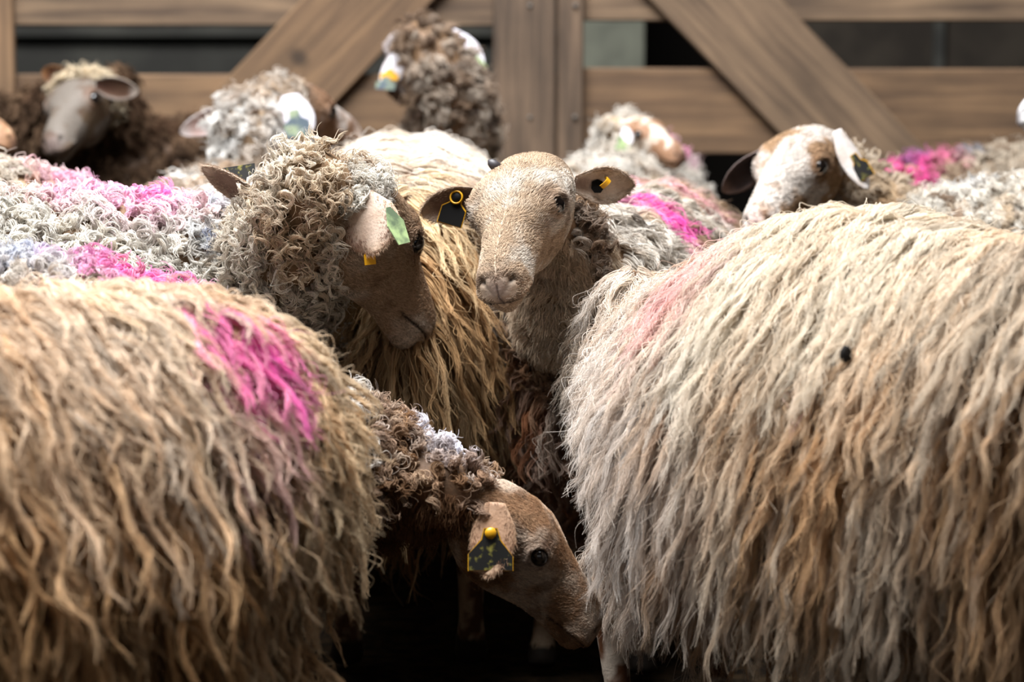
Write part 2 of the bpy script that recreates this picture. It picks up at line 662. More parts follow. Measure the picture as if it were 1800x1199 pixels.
# ------------------------------------------------------------------ sheep: body
TORSO = np.array([
    # x     zc    hh    hw
    (-.52, .640, .030, .030),
    (-.50, .630, .110, .100),
    (-.45, .610, .185, .165),
    (-.36, .595, .230, .205),
    (-.20, .585, .255, .228),
    (.00, .578, .268, .240),
    (.18, .580, .262, .228),
    (.30, .592, .240, .195),
    (.40, .612, .190, .150),
    (.46, .628, .110, .095),
    (.485, .632, .030, .030)])


def build_body(S):
    """remeshed torso + neck + legs; returns world verts, faces and helpers"""
    s = S.get('scale', 1.0)
    hx, hy = math.cos(S['heading']), math.sin(S['heading'])
    cx, cy = S['pos']
    gw = S.get('girth', 1.0)

    def W(p):
        p = np.atleast_2d(np.asarray(p, float)) * s
        return np.stack([cx + p[:, 0] * hx - p[:, 1] * hy, cy + p[:, 0] * hy + p[:, 1] * hx, p[:, 2]], -1)
    parts = []
    xs = np.linspace(-.52, .485, 40)
    n = 40
    a = np.linspace(0, 2 * np.pi, n, endpoint=False)
    zc, hh, hw = [np.interp(xs, TORSO[:, 0], TORSO[:, k]) for k in (1, 2, 3)]
    th = S.get('thin', .034)
    cr = S.get('croup', .0) * sstep(-.05, -.5, xs) - S.get('hump', 0) * np.exp(-((xs - S.get('hump_x', -.1)) / .16) ** 2)
    zc = zc - cr * .6 - th * .1 - S.get('front_drop', 0) * sstep(.12, .42, xs)
    hh = np.maximum(hh - th - cr * .4, .02)
    hw = np.maximum(hw - th, .02) * (1 - S.get('pin', 0) * sstep(-.15, -.48, xs))
    V = np.stack([np.repeat(xs, n), (hw[:, None] * gw * np.sign(np.cos(a)) * np.abs(np.cos(a)) ** .9).ravel(),
                  (zc[:, None] + hh[:, None] * np.sin(a)).ravel()], -1)
    Fc = [(i * n + j, i * n + (j + 1) % n, (i + 1) * n + (j + 1) % n, (i + 1) * n + j) for i in range(39) for j in range(n)]
    Fc += [tuple(range(n))[::-1], tuple(range(39 * n, 40 * n))]
    parts.append((W(V), Fc))
    legs = S.get('legs')
    for sy in (-1, 1):
        fx = S.get('step', .0) * sy
        P, R = resample([(.27, .075 * sy, .47), (.285, .085 * sy, .36), (.29 + fx * .5, .09 * sy, .22), (.285 + fx, .09 * sy, .085), (.30 + fx, .09 * sy, .035), (.312 + fx, .09 * sy, .002)],
                        [.065, .050, .030, .021, .026, .030], 22)
        parts.append((W(loft(P, R, R, 16)[0]), loft(P, R, R, 16)[1]))
        P, R = resample([(-.29, .075 * sy, .48), (-.27, .09 * sy, .40), (-.36 - fx * .5, .105 * sy, .32), (-.43 - fx, .10 * sy, .25), (-.415 - fx, .10 * sy, .10), (-.40 - fx, .10 * sy, .04), (-.385 - fx, .10 * sy, .002)],
                        [.075, .072, .050, .033, .022, .026, .031], 26)
        parts.append((W(loft(P, R, R, 16)[0]), loft(P, R, R, 16)[1]))
    P, R = resample([(-.47, 0, .70), (-.53, 0, .62), (-.545, 0, .50), (-.54, 0, .38)], [.04, .035, .028, .018], 14)
    parts.append((W(loft(P, R, R, 12)[0]), loft(P, R, R, 12)[1]))
    # neck from shoulder to head
    H = S['H']
    n0 = W((.20, 0, .62))[0]
    n1 = W((.40, 0, S.get('neck_z', .70)))[0]
    nj = S.get('neck_join', ((-.075, 0, -.060), (.015, 0, -.030)))
    hend = H['o'] + H['R'] @ (np.array(nj[1]) * H['s'])
    hpre = H['o'] + H['R'] @ (np.array(nj[0]) * H['s'])
    ctrl = [n0, n1] + [np.asarray(c, float) for c in S.get('neck_via', [])] + [hpre, hend]
    nt = S.get('neck', 1.0)
    rad = [.165 * s, .120 * s * nt] + [.095 * s * nt] * len(S.get('neck_via', [])) + [.070 * H['s'] * nt, .052 * H['s']]
    NP, NR = resample(ctrl, rad, 40)
    parts.append(loft(NP, NR, NR, 26))
    vs, fs, o = [], [], 0
    for v, f in parts:
        vs.append(v)
        fs += [tuple(i + o for i in q) for q in f]
        o += len(v)
    me = bpy.data.meshes.new('tmp_body')
    me.from_pydata(np.vstack(vs).tolist(), [], fs)
    ob = bpy.data.objects.new('tmp_body', me)
    COL.objects.link(ob)
    r = ob.modifiers.new('r', 'REMESH')
    r.mode = 'VOXEL'
    r.voxel_size = S.get('voxel', .011)
    sm = ob.modifiers.new('s', 'SMOOTH')
    sm.factor = .5
    sm.iterations = 5
    dg = bpy.context.evaluated_depsgraph_get()
    m2 = bpy.data.meshes.new_from_object(ob.evaluated_get(dg))
    V = np.zeros(len(m2.vertices) * 3)
    m2.vertices.foreach_get('co', V)
    V = V.reshape(-1, 3)
    Fc = [tuple(p.vertices) for p in m2.polygons]
    bpy.data.objects.remove(ob)
    bpy.data.meshes.remove(me)
    bpy.data.meshes.remove(m2)
    inv = lambda p: np.stack([((p[:, 0] - cx) * hx + (p[:, 1] - cy) * hy) / s, (-(p[:, 0] - cx) * hy + (p[:, 1] - cy) * hx) / s, p[:, 2] / s], -1)
    return V, Fc, W, inv, NP, NR


def head_frame(S):
    s = S.get('scale', 1.0)
    hd = S.get('head')
    hx, hy = math.cos(S['heading']), math.sin(S['heading'])
    cx, cy = S['pos']
    if hd is None:      # lowered, feeding
        def W(p):
            p = np.array(p) * s
            return np.array((cx + p[0] * hx - p[1] * hy, cy + p[0] * hy + p[1] * hx, p[2]))
        hl = S.get('head_local', ((.72, .0, .46), (.83, .0, .22)))
        a, b = W(hl[0]), W(hl[1])
        side = np.array((-hy, hx, 0))
        hs = s
    else:
        a, b = np.asarray(hd['poll']), np.asarray(hd['muzzle'])
        side = hd['side']
        hs = np.linalg.norm(b - a) / .29
    X = unit(b - a)
    Y = unit(side - X * (side @ X))
    Z = np.cross(X, Y)
    S['H'] = dict(o=a, R=np.stack([X, Y, Z], 1), s=hs, X=X, Y=Y, Z=Z)


def head_colours(S, P, M):
    pat = S.get('face', {})
    light = pat.get('light', lin(214, 200, 184))
    tan = pat.get('tan', lin(176, 140, 106))
    dark = pat.get('dark', lin(120, 84, 58))
    sd = S['seed']
    n = fbm(P + 3.1 * sd, pat.get('scale', .07), sd)
    n2 = fbm(P + 1.7 * sd, .03, sd + 3)
    t = sstep(pat.get('lo', .40), pat.get('hi', .62), n)[:, None]
    c = light * (1 - t) + tan * t
    k = (sstep(pat.get('dlo', .60), pat.get('dhi', .72), n2) * pat.get('dk', .6))[:, None]
    c = c * (1 - k) + dark * k
    fn = pat.get('fn')
    if fn:
        c = fn(P, c)
    c = c * (.92 + .16 * vnoise(P, .006, sd))[:, None]
    nose = pat.get('nose', lin(150, 130, 124))
    for m, col, w in (('nose', nose, .7), ('lid', lin(150, 112, 92), .45), ('tear', lin(96, 66, 48), .6), ('eye', lin(36, 26, 22), .9), ('mouth', lin(44, 32, 30), .95), ('phil', lin(70, 54, 50), .8), ('nos', lin(20, 14, 13), 1.0)):
        w_ = np.clip(M[m] * w, 0, 1)[:, None]
        c = c * (1 - w_) + col * w_
    return c


def make_tag(S, par, spec, axis, side, face, L, origin):
    """ear tag: plate hanging at the ear plus a stud through it"""
    u = spec.get('u', .5)
    p = axis[min(len(axis) - 1, int(u * (len(axis) - 1)))] + face * spec.get('off', .004) + side * spec.get('v', 0) * L
    dn = unit(spec['down'])
    nm = unit(spec['normal'] - dn * (spec['normal'] @ dn))
    rt = np.cross(dn, nm)
    w, h = spec.get('w', .030), spec.get('h', .040)
    shape = spec.get('shape', [(-.18, -.10), (.18, -.10), (.22, .22), (.5, .42), (.5, 1.0), (-.5, 1.0), (-.5, .42), (-.22, .22)])
    nseg = len(shape)
    th = .0016

    def plate(grow, t0, t1):
        V = []
        for t in (t0, t1):
            for (a, b) in shape:
                V.append(p + rt * (a * w + math.copysign(grow, a)) + dn * (b * h + (grow if b > .5 else -grow)) + nm * (t + spec.get('bend', 0) * (b ** 2) * h))
        f = [tuple(range(nseg))[::-1], tuple(range(nseg, 2 * nseg))]
        f += [(i, (i + 1) % nseg, nseg + (i + 1) % nseg, nseg + i) for i in range(nseg)]
        return V, f
    V, f = plate(0, 0, th)
    o = mesh_obj('ear_tag', V, f, M_TAG[spec['col']], par, smooth=False, origin=origin)
    o['label'] = spec.get('label', spec['col'] + ' ear tag')
    if 'rim' in spec:
        V, f = plate(.0012, -.0012, th * .4)
        r_ = mesh_obj('tag_rim', V, f, M_TAG[spec['rim']], o, smooth=False, origin=None)
        for v in r_.data.vertices:
            v.co = v.co - Vector(origin)
    if spec.get('stud'):
        q = [p + nm * (th + z) for z in (-.001, .0015, .004, .0046)]
        V, f = loft(q, [.0085, .0085, .0072, .001], [.0085, .0085, .0072, .001], 18)
        st = mesh_obj('stud', V - np.asarray(origin), f, M_TAG[spec['stud']], o)
        if spec.get('ring'):
            a = np.linspace(0, 2 * np.pi, 26)
            ring = [p + nm * (th + .003) + (rt * math.cos(t) + dn * math.sin(t)) * .0098 for t in a[:-1]]
            V, Fc = [], []
            for i, t in enumerate(a[:-1]):
                er = rt * math.cos(t) + dn * math.sin(t)
                for k in range(6):
                    b = 2 * math.pi * k / 6
                    V.append(ring[i] + er * .0016 * math.cos(b) + nm * .0026 * math.sin(b))
            m_ = len(ring)
            for i in range(m_):
                for k in range(6):
                    Fc.append((i * 6 + k, i * 6 + (k + 1) % 6, ((i + 1) % m_) * 6 + (k + 1) % 6, ((i + 1) % m_) * 6 + k))
            mesh_obj('stud_ring', np.array(V) - np.asarray(origin), Fc, M_TAG[spec['ring']], o)
    return o


def make_clip(par, c, d1, d2, r, wid, col, origin, a0=0, a1=360):
    """a bent band (clip tag) round centre c in the plane d1,d2"""
    d1, d2 = unit(d1), unit(d2)
    ax = np.cross(d1, d2)
    a = np.radians(np.linspace(a0, a1, 30))
    V, Fc = [], []
    for t in a:
        er = d1 * math.cos(t) + d2 * math.sin(t)
        for (dr, dw) in ((0, -1), (0, 1), (.0018, 1), (.0018, -1)):
            V.append(c + er * (r + dr) + ax * dw * wid / 2)
    for i in range(len(a) - 1):
        for k in range(4):
            Fc.append((i * 4 + k, i * 4 + (k + 1) % 4, (i + 1) * 4 + (k + 1) % 4, (i + 1) * 4 + k))
    Fc += [(0, 1, 2, 3), tuple(len(V) - 4 + k for k in (3, 2, 1, 0))]
    o = mesh_obj('ear_tag', V, Fc, M_TAG[col], par, origin=origin, smooth=False)
    o['label'] = col + ' clip ear tag'
    return o


def make_sheep(S):
    head_frame(S)
    H = S['H']
    V, Fc, W, inv, NP, NR = build_body(S)
    S['inv'] = inv
    S['NP'], S['NR'] = NP, NR
    nb = len(V)
    loc = inv(V)
    skin = S['wool']['under']  # under-fleece tone, darkened on the long coats to paint shade between locks
    cols = np.tile(skin, (nb, 1))
    # legs: short hair in patches; hooves dark
    leg = sstep(.34, .27, loc[:, 2])[:, None]
    lt = sstep(.44, .54, fbm(V + 2 * S['seed'], .026, S['seed']))[:, None]
    lc = S.get('leg_light', lin(186, 164, 138)) * (1 - lt) + S.get('leg_dark', lin(104, 70, 46)) * lt
    cols = cols * (1 - leg) + lc * leg
    hoof = (loc[:, 2] < .045)[:, None]
    cols = np.where(hoof, lin(48, 40, 34), cols)
    # bare throat and neck skin
    bare = S.get('neck_bare')
    if bare is not None:
        d = np.linalg.norm(V[:, None] - NP[None, ::2], axis=2)
        tn = d.argmin(1) / (len(NP[::2]) - 1)
        S_b = sstep(bare, bare + .12, tn)[:, None] * (d.min(1) < NR[::2][d.argmin(1)] * 1.25)[:, None]
        if S.get('throat_bare') is not None:
            rad_dir = unit(V - NP[::2][d.argmin(1)])
            S_b = S_b * sstep(-.05, .25, rad_dir @ S['throat_bare'][0])[:, None]
        cols = cols * (1 - S_b) + S.get('throat', lin(196, 176, 156)) * S_b
    mats = np.zeros(len(Fc), int)
    # head
    wide = np.array((1, S.get('wide', 1.0), 1))
    P = HEAD_P * H['s'] * wide
    hc = head_colours(S, HEAD_P, HEAD_M)
    HP = H['o'] + P @ H['R'].T
    V2 = [V, HP]
    F2 = list(Fc) + [tuple(i + nb for i in f) for f in HEAD_F]
    C2 = [cols, hc]
    off = nb + len(HP)
    ears = []
    for e in S['ears']:
        base = np.asarray(e['at']) if 'at' in e else H['o'] + H['R'] @ (np.array(e.get('base', (.012, .062 * e['s'], .006))) * H['s'])
        dr, fc = np.asarray(e['dir']), np.asarray(e['face'])
        EV, EF, inner, edge, uu, axis, sd, fcn = ear_geo(base - unit(dr) * .012, dr, fc, e.get('L', .118) * H['s'], e.get('W', .062) * H['s'], e.get('cup', .55), e.get('droop', 0))
        ci, co = e.get('inner', lin(150, 118, 102)), e.get('outer', lin(196, 178, 160))
        t = inner[:, None]
        rim = sstep(.72, .98, np.maximum(edge, uu))[:, None]
        c = ci * t + co * (1 - t)
        deep = (t[:, 0] * sstep(.55, .1, uu) * sstep(.8, .2, edge))[:, None]
        c = c * (1 - deep * .55) + e.get('deep', lin(74, 46, 40)) * deep * .55
        c = c * (1 - rim * .7) + e.get('rim', co) * rim * .7
        bl = (sstep(.46, .62, fbm(EV + S['seed'], .035, 3)) * e.get('blotch', .5))[:, None]
        c = c * (1 - bl) + c * np.array((.72, .62, .54)) * bl
        c = c * (.84 + .32 * fbm(EV + S['seed'], .008, 4))[:, None]
        V2.append(EV)
        F2 += [tuple(i + off for i in f) for f in EF]
        C2.append(c)
        off += len(EV)
        ears.append((e, axis, sd, fcn))
        S.setdefault('ear_geo', []).append((EV, EF, c, unit(dr)))
    origin = np.array((S['pos'][0], S['pos'][1], 0.0))
    o = mesh_obj('sheep', np.vstack(V2), F2, [M_SKIN], None, np.vstack(C2), None, True, origin)
    tag_obj(o, S['label'], 'sheep', S.get('group'))
    S['obj'] = o
    S['origin'] = origin
    S['body'] = (V, Fc)
    S['headV'] = HP
    if S.get('eyes', True):
        for sy in (-1, 1):
            c = H['o'] + H['R'] @ (np.array((EYE[0] + .001, (EYE[1] + .0052) * sy * S.get('wide', 1.0), EYE[2])) * H['s'])
            EV, EF = uv_sphere(c, .0162 * H['s'])
            mesh_obj('eye', EV, EF, M_EYE, o, origin=origin)
    for (e, axis, sd, fcn) in ears:
        for sp in e.get('tags', []):
            make_tag(S, o, sp, axis, sd, fcn, .118 * H['s'], origin)
        if 'clip' in e:
            k = e['clip']
            c = axis[int(k['u'] * (len(axis) - 1))] + k.get('off', 0) * fcn
            make_clip(o, c, k['d1'], k['d2'], k['r'], k['w'], k['col'], origin, k.get('a0', 0), k.get('a1', 360))
    if S.get('horn'):
        b = H['o'] + H['R'] @ (np.array((.028, S['horn'] * .040, .046)) * H['s'])
        d = unit(H['R'] @ np.array((-.2, S['horn'] * .6, .7)))
        Vh, Fh = loft([b - d * .005, b + d * .006, b + d * .012, b + d * .016], [.009, .008, .006, .001], [.009, .008, .006, .001], 12)
        h_ = mesh_obj('horn_bud', Vh, Fh, M_HORN, o, origin=origin)
        h_['label'] = 'small dark horn bud'
    return o


# ------------------------------------------------------------------ wool
def curves_obj(name, pts, rad, col, parent, origin, mat):
    """pts (N,M,3), rad (N,M), col (N,M,3) -> hair curves object"""
    N, M = pts.shape[:2]
    hc = bpy.data.hair_curves.new(name)
    hc.add_curves([M] * N)
    hc.attributes['position'].data.foreach_set('vector', (pts - np.asarray(origin)).astype(np.float32).ravel())
    r = hc.attributes.get('radius') or hc.attributes.new('radius', 'FLOAT', 'POINT')
    r.data.foreach_set('value', rad.astype(np.float32).ravel())
    c = hc.attributes.new('col', 'FLOAT_COLOR', 'POINT')
    c4 = np.ones((N * M, 4), np.float32)
    c4[:, :3] = col.reshape(-1, 3)
    c.data.foreach_set('color', c4.ravel())
    hc.materials.append(mat)
    o = bpy.data.objects.new(name, hc)
    COL.objects.link(o)
    o.parent = parent
    return o


def sample_surface(V, Fc, rng, n_per_m2, wfun):
    T = np.array([t for f in Fc for t in ((f[0], f[1], f[2]), (f[0], f[2], f[3])) if len(f) == 4])
    a, b, c = V[T[:, 0]], V[T[:, 1]], V[T[:, 2]]
    nn = np.cross(b - a, c - a)
    A = np.linalg.norm(nn, axis=1) / 2
    cen = (a + b + c) / 3
    nrm = unit(nn)
    w = A * wfun(cen, nrm)
    n = int(w.sum() * n_per_m2)
    if n < 1:
        return np.zeros((0, 3)), np.zeros((0, 3))
    idx = np.searchsorted(np.cumsum(w) / w.sum(), rng.random(n))
    idx = np.clip(idx, 0, len(T) - 1)
    r1, r2 = np.sqrt(rng.random(n)), rng.random(n)
    p = a[idx] * (1 - r1)[:, None] + b[idx] * (r1 * (1 - r2))[:, None] + c[idx] * (r1 * r2)[:, None]
    return p, nrm[idx]


def view_weight(p, n, others, hidden=.22):
    px, py, d = project(p)
    fac = (n * unit(CAM - p)).sum(1)
    vis = (fac > -.25) & (px > -120) & (px < 1920) & (py > -80) & (py < 1330)
    if others is not None:
        for i in np.nonzero(vis)[0]:
            q = p[i] + n[i] * .05 + np.array((0, 0, .03))
            v = q - CAM
            L = np.linalg.norm(v)
            hit = others.ray_cast(Vector(CAM), Vector(v / L), L - .04)
            if hit[0] is not None:
                vis[i] = False
    return np.where(vis, 1.0, hidden)


def guides(p, n, length, prm, bvh, inv, heading, rng, M=9):
    N = len(p)
    G = np.zeros((N, M, 3))
    SN = np.zeros((N, M, 3))
    G[:, 0] = p
    SN[:, 0] = n
    fwd = np.array((math.cos(heading), math.sin(heading), 0))
    lft = np.array((-math.sin(heading), math.cos(heading), 0))
    loc = inv(p)
    sgn = np.sign(loc[:, 1] + rng.normal(0, .012, N))
    hz = n.copy()
    hz[:, 2] = 0
    top = np.clip(n[:, 2], 0, 1)[:, None]
    out = unit(hz + (lft * sgn[:, None]) * (.35 + .3 * top))
    flow = prm.get('flow', -.25) * fwd
    jit = rng.normal(0, 1, (N, 3)) * prm.get('messy', .25)
    d = unit(n * prm.get('stand', .5) + out * .5 + flow + jit)
    clear = prm.get('lift', .022) * rng.uniform(.15, 1.0, N)
    step = length / (M - 1)
    cur = p.copy()
    gw = prm.get('grav', .5)
    for k in range(1, M):
        j2 = rng.normal(0, 1, (N, 3)) * prm.get('wander', .12)
        tgt = np.array((0, 0, -1.0)) + out * (.25 + .9 * top) + flow * top + jit * .6
        d = unit(d * (1 - gw) + unit(tgt) * gw + j2)
        cur = cur + d * step[:, None]
        for i in range(N):
            h = bvh.find_nearest(Vector(cur[i]))
            if h[0] is None:
                SN[i, k] = n[i]
                continue
            q, nn = np.array(h[0]), np.array(h[1])
            sd = (cur[i] - q) @ nn
            c = clear[i] * min(1, k / 2.5)
            if sd < c:
                cur[i] = q + nn * c
            SN[i, k] = nn
        G[:, k] = cur
        d = unit(G[:, k] - G[:, k - 1]) * .7 + d * .3
    return G, SN


def strands(G, SN, lockcol, prm, rng, length):
    """grow K strands round every guide"""
    N, M = G.shape[:2]
    K = prm['K']
    Ms = prm.get('pts', 10)
    T = unit(np.gradient(G, axis=1))
    U = unit(np.cross(T, SN) + 1e-6)
    Vv = np.cross(U, T)
    li = np.repeat(np.arange(N), K)
    n = N * K
    s_len = rng.uniform(prm.get('minlen', .62), 1.0, n)
    t = np.linspace(0, 1, Ms)
    tt = t[None] * s_len[:, None] * (M - 1 - 1e-5)
    i0 = tt.astype(int)
    f = (tt - i0)[..., None]

    def ip(A):
        B = A[li]
        r = np.arange(n)[:, None]
        return B[r, i0] * (1 - f) + B[r, i0 + 1] * f
    P, u, v = ip(G), ip(U), ip(Vv)
    ang = rng.uniform(0, 2 * np.pi, n)
    rr = np.sqrt(rng.random(n)) * prm.get('spread', .012)
    fly = (rng.random(n) < prm.get('fly', .06))
    tip = np.where(fly, 1.6, prm.get('tip', .30))
    prof = 1 + (tip - 1)[:, None] * sstep(0, .75, t)[None]
    ou = (np.cos(ang) * rr)[:, None] * prof
    ov = (np.sin(ang) * rr)[:, None] * prof * .7
    # waves shared by the lock
    ph = rng.uniform(0, 6.28, N)[li][:, None]
    lam = (prm.get('lam', .06) * rng.uniform(.75, 1.3, N))[li][:, None]
    amp = (prm.get('amp', .005) * rng.uniform(.4, 1.4, N))[li][:, None]
    ln = length[li][:, None]
    hel = (prm.get('helix', .5) * np.sign(rng.uniform(-1, 1, N)))[li][:, None]
    arg = 2 * np.pi * ln * t[None] * s_len[:, None] / lam + ph
    grow = sstep(0, .35, t)[None] * (1 + prm.get('curltip', .6) * t[None] ** 3)
    ou = ou + amp * grow * np.cos(arg)
    ov = ov + amp * grow * hel * np.sin(arg)
    # own frizz
    fa = prm.get('frizz', .0018) * rng.uniform(.3, 1.5, n)[:, None] * np.where(fly, 3.0, 1.0)[:, None]
    fl = prm.get('flam', .03) * rng.uniform(.6, 1.5, n)[:, None]
    a2 = 2 * np.pi * ln * t[None] / fl + rng.uniform(0, 6.28, n)[:, None]
    ou = ou + fa * np.cos(a2) * grow
    ov = ov + fa * np.sin(a2) * grow
    wild = (rng.random(n) < prm.get('wild', .012)) * rng.uniform(.015, .05, n)
    ov = ov - wild[:, None] * t[None] ** 1.6
    P = P + u * ou[..., None] + v * ov[..., None]
    R = prm['rad'] * rng.uniform(.6, 1.3, n)[:, None] * (1 - .75 * t[None] ** 2)
    c = lockcol[li] * rng.uniform(.82, 1.16, n)[:, None]
    tipc = prm.get('tipcol')
    C = np.repeat(c[:, None], Ms, 1)
    if tipc is not None:
        k = (sstep(.35, 1, t)[None] * rng.uniform(0, prm.get('tipmix', .5), n)[:, None])[..., None]
        C = C * (1 - k) + tipc * k
    return P, R, np.clip(C, 0, .95)


def wool_colour(S, p, rng, onneck=None):
    w = S['wool']
    sd = S['seed']
    q = p * np.array((1, 1, .45))
    n = fbm(q, w.get('scale', .16), sd)
    t = np.clip(sstep(w.get('lo', .38), w.get('hi', .64), n) + rng.normal(0, .20, len(p)), 0, 1)[:, None]
    c = w['light'] * (1 - t) + w['tan'] * t
    k = (rng.random(len(p)) < w.get('dark_p', .10))[:, None] * rng.uniform(.3, .9, (len(p), 1))
    c = c * (1 - k) + w['dark'] * k
    c = c * rng.uniform(w.get('var', .68), 1.12, (len(p), 1))
    lum = (c @ np.array((.3, .55, .15)))[:, None]
    c = c * (1 - w.get('desat', .2)) + lum * w.get('desat', .2)
    if onneck is not None and 'necktint' in w:
        a = w['necktint'][1] * rng.uniform(.6, 1.3, (len(p), 1)).clip(0, 1) * onneck[:, None]
        c = c * (1 - a) + w['necktint'][0] * a
    for mk in w.get('marks', []):
        if 'c' not in mk:
            V_, F_ = S['body']
            b_ = BVHTree.FromPolygons(V_.tolist(), F_)
            h = b_.ray_cast(Vector(CAM), Vector(unit(at(mk['px'][0], mk['px'][1], 1.0) - CAM)))
            if h[0] is not None:        # the spot on her own coat met along that sight line
                mk['c'] = np.array(h[0])
            else:                       # just over her outline: the nearest spot of the coat
                qx, qy, qd = project(V_)
                mk['c'] = V_[(np.hypot(qx - mk['px'][0], qy - mk['px'][1]) + 40 * (qd - qd.min())).argmin()]
        r = np.linalg.norm((p - mk['c']) / np.asarray(mk.get('r3', (1, 1, 1))), axis=1) / mk['r']
        r = r + (fbm(p, .05, sd + 8) - .5) * mk.get('rough', .8)
        a = (sstep(1.0, mk.get('core', .45), r) * mk.get('k', .9) * rng.uniform(.55, 1.0, len(p)))[:, None]
        c = c * (1 - a) + mk['col'] * a
    return c


def grow_fleece(S, others):
    rng = np.random.default_rng(S['seed'] * 101 + 7)
    V, Fc = S['body']
    bvh = BVHTree.FromPolygons(V.tolist(), Fc)
    inv, NP, NR = S['inv'], S['NP'], S['NR']
    w = S['wool']
    head_o, hX = S['H']['o'], S['H']['X']
    tmax = S.get('neck_wool', .80)

    def neck_t(p):
        d = np.linalg.norm(p[:, None] - NP[None, ::2], axis=2)
        j = d.argmin(1)
        return j / (len(NP[::2]) - 1), d.min(1) - NR[::2][j]

    def mask(p, n):
        loc = inv(p)
        m = np.ones(len(p))
        m *= (loc[:, 2] > .30)
        tn, dn = neck_t(p)
        onneck = (dn < .03) & (tn > .3)
        m *= np.where(onneck & (tn > tmax), 0, 1)
        thr = S.get('throat_bare')
        if thr is not None:
            # a bare strip on the given side of the neck
            m *= np.where(onneck & (tn > thr[1]) & ((n @ thr[0]) > thr[2]), 1.6, 1)
        m *= np.where(n[:, 2] < -.55, .35, 1)
        m *= 1 - w.get('low_thin', 0) * sstep(.62, .48, loc[:, 2])
        vw = view_weight(p, n, others, .40)
        return m * vw
    p, n = sample_surface(V, Fc, rng, w['dens'], mask)
    tn, dn = neck_t(p)
    onneck = (dn < .03) & (tn > .42)
    groups = []
    bare = np.zeros(len(p), bool)
    thr = S.get('throat_bare')
    if thr is not None:
        bare = onneck & (tn > thr[1]) & ((n @ thr[0]) > thr[2])
        onneck = onneck & ~bare
    rest = ~onneck & ~bare
    seen = view_weight(p, n, others, 0) > .5
    bprm = dict(K=30, rad=.0006, len=.026, spread=.014, tip=1.0, amp=.001, lam=.05, frizz=.0008, grav=.5, stand=.25, lift=.004, messy=.25, wander=.1, fly=.05, M=6)
    col = wool_colour(S, p, rng, onneck)
    for sel, prm in ((rest & seen, w['body']), (rest & ~seen, w['body']), (onneck & seen, w['neckp']), (onneck & ~seen, w['neckp']), (bare, bprm)):
        if sel is not bare and sel.any() and not seen[sel].any():      # sides turned from the crowd's front: fewer, stouter strands
            prm = dict(prm, K=max(4, prm['K'] // 4), rad=prm['rad'] * 2.0, spread=prm['spread'] * 1.2)
        if sel.sum() == 0:
            continue
        prm = dict(prm, pts=w['body']['pts'])
        pp, nn, cc = p[sel], n[sel], col[sel]
        if sel is bare:
            cc = S.get('throat') * rng.uniform(.7, 1.2, (len(pp), 1))
        ln = prm['len'] * (1 - .42 * np.clip(nn[:, 2], 0, 1)) * rng.uniform(.7, 1.15, len(pp))
        if 'len_fn' in w:
            ln = ln * w['len_fn'](inv(pp))
        G, SN = guides(pp, nn, ln, prm, bvh, inv, S['heading'], rng, prm.get('M', 9))
        groups.append(strands(G, SN, cc, prm, rng, ln))
    S['n_strands'] = sum(g[0].shape[0] for g in groups)
    P = np.concatenate([g[0] for g in groups])
    R = np.concatenate([g[1] for g in groups])
    C = np.concatenate([g[2] for g in groups])
    o = curves_obj('fleece', P, R, C, S['obj'], S['origin'], M_WOOL)
    return o


def grow_poll_wool(S):
    """woolly crown on the head"""
    pw = S['poll_wool']
    prm = pw['prm']
    rng = np.random.default_rng(S['seed'] * 77 + 5)
    H = S['H']
    F4 = [f for f in HEAD_F if len(f) == 4]
    HW = S['headV']
    bvh = BVHTree.FromPolygons(HW.tolist(), F4)
    xm = pw.get('xmax', .045)

    def mask(p, nn):
        lim = xm - .5 * np.clip(-.01 - p[:, 2], 0, .1)
        m = (p[:, 0] < lim) * (p[:, 0] > -.045) * 1.0
        return m
    p, nn = sample_surface(HEAD_P, F4, rng, pw['n'] / .022, mask)
    P, Nn = H['o'] + (p * H['s']) @ H['R'].T, nn @ H['R'].T
    c = pw.get('col')
    cols = wool_colour(S, P, rng) if c is None else c * rng.uniform(.75, 1.25, (len(P), 1))
    ln = prm['len'] * rng.uniform(.6, 1.2, len(P))
    G, SN = guides(P, Nn, ln, prm, bvh, S['inv'], S['heading'], rng, prm.get('M', 8))
    P_, R_, C_ = strands(G, SN, cols, prm, rng, ln)
    o = curves_obj('crown_wool', P_, R_, C_, S['obj'], S['origin'], M_WOOL)


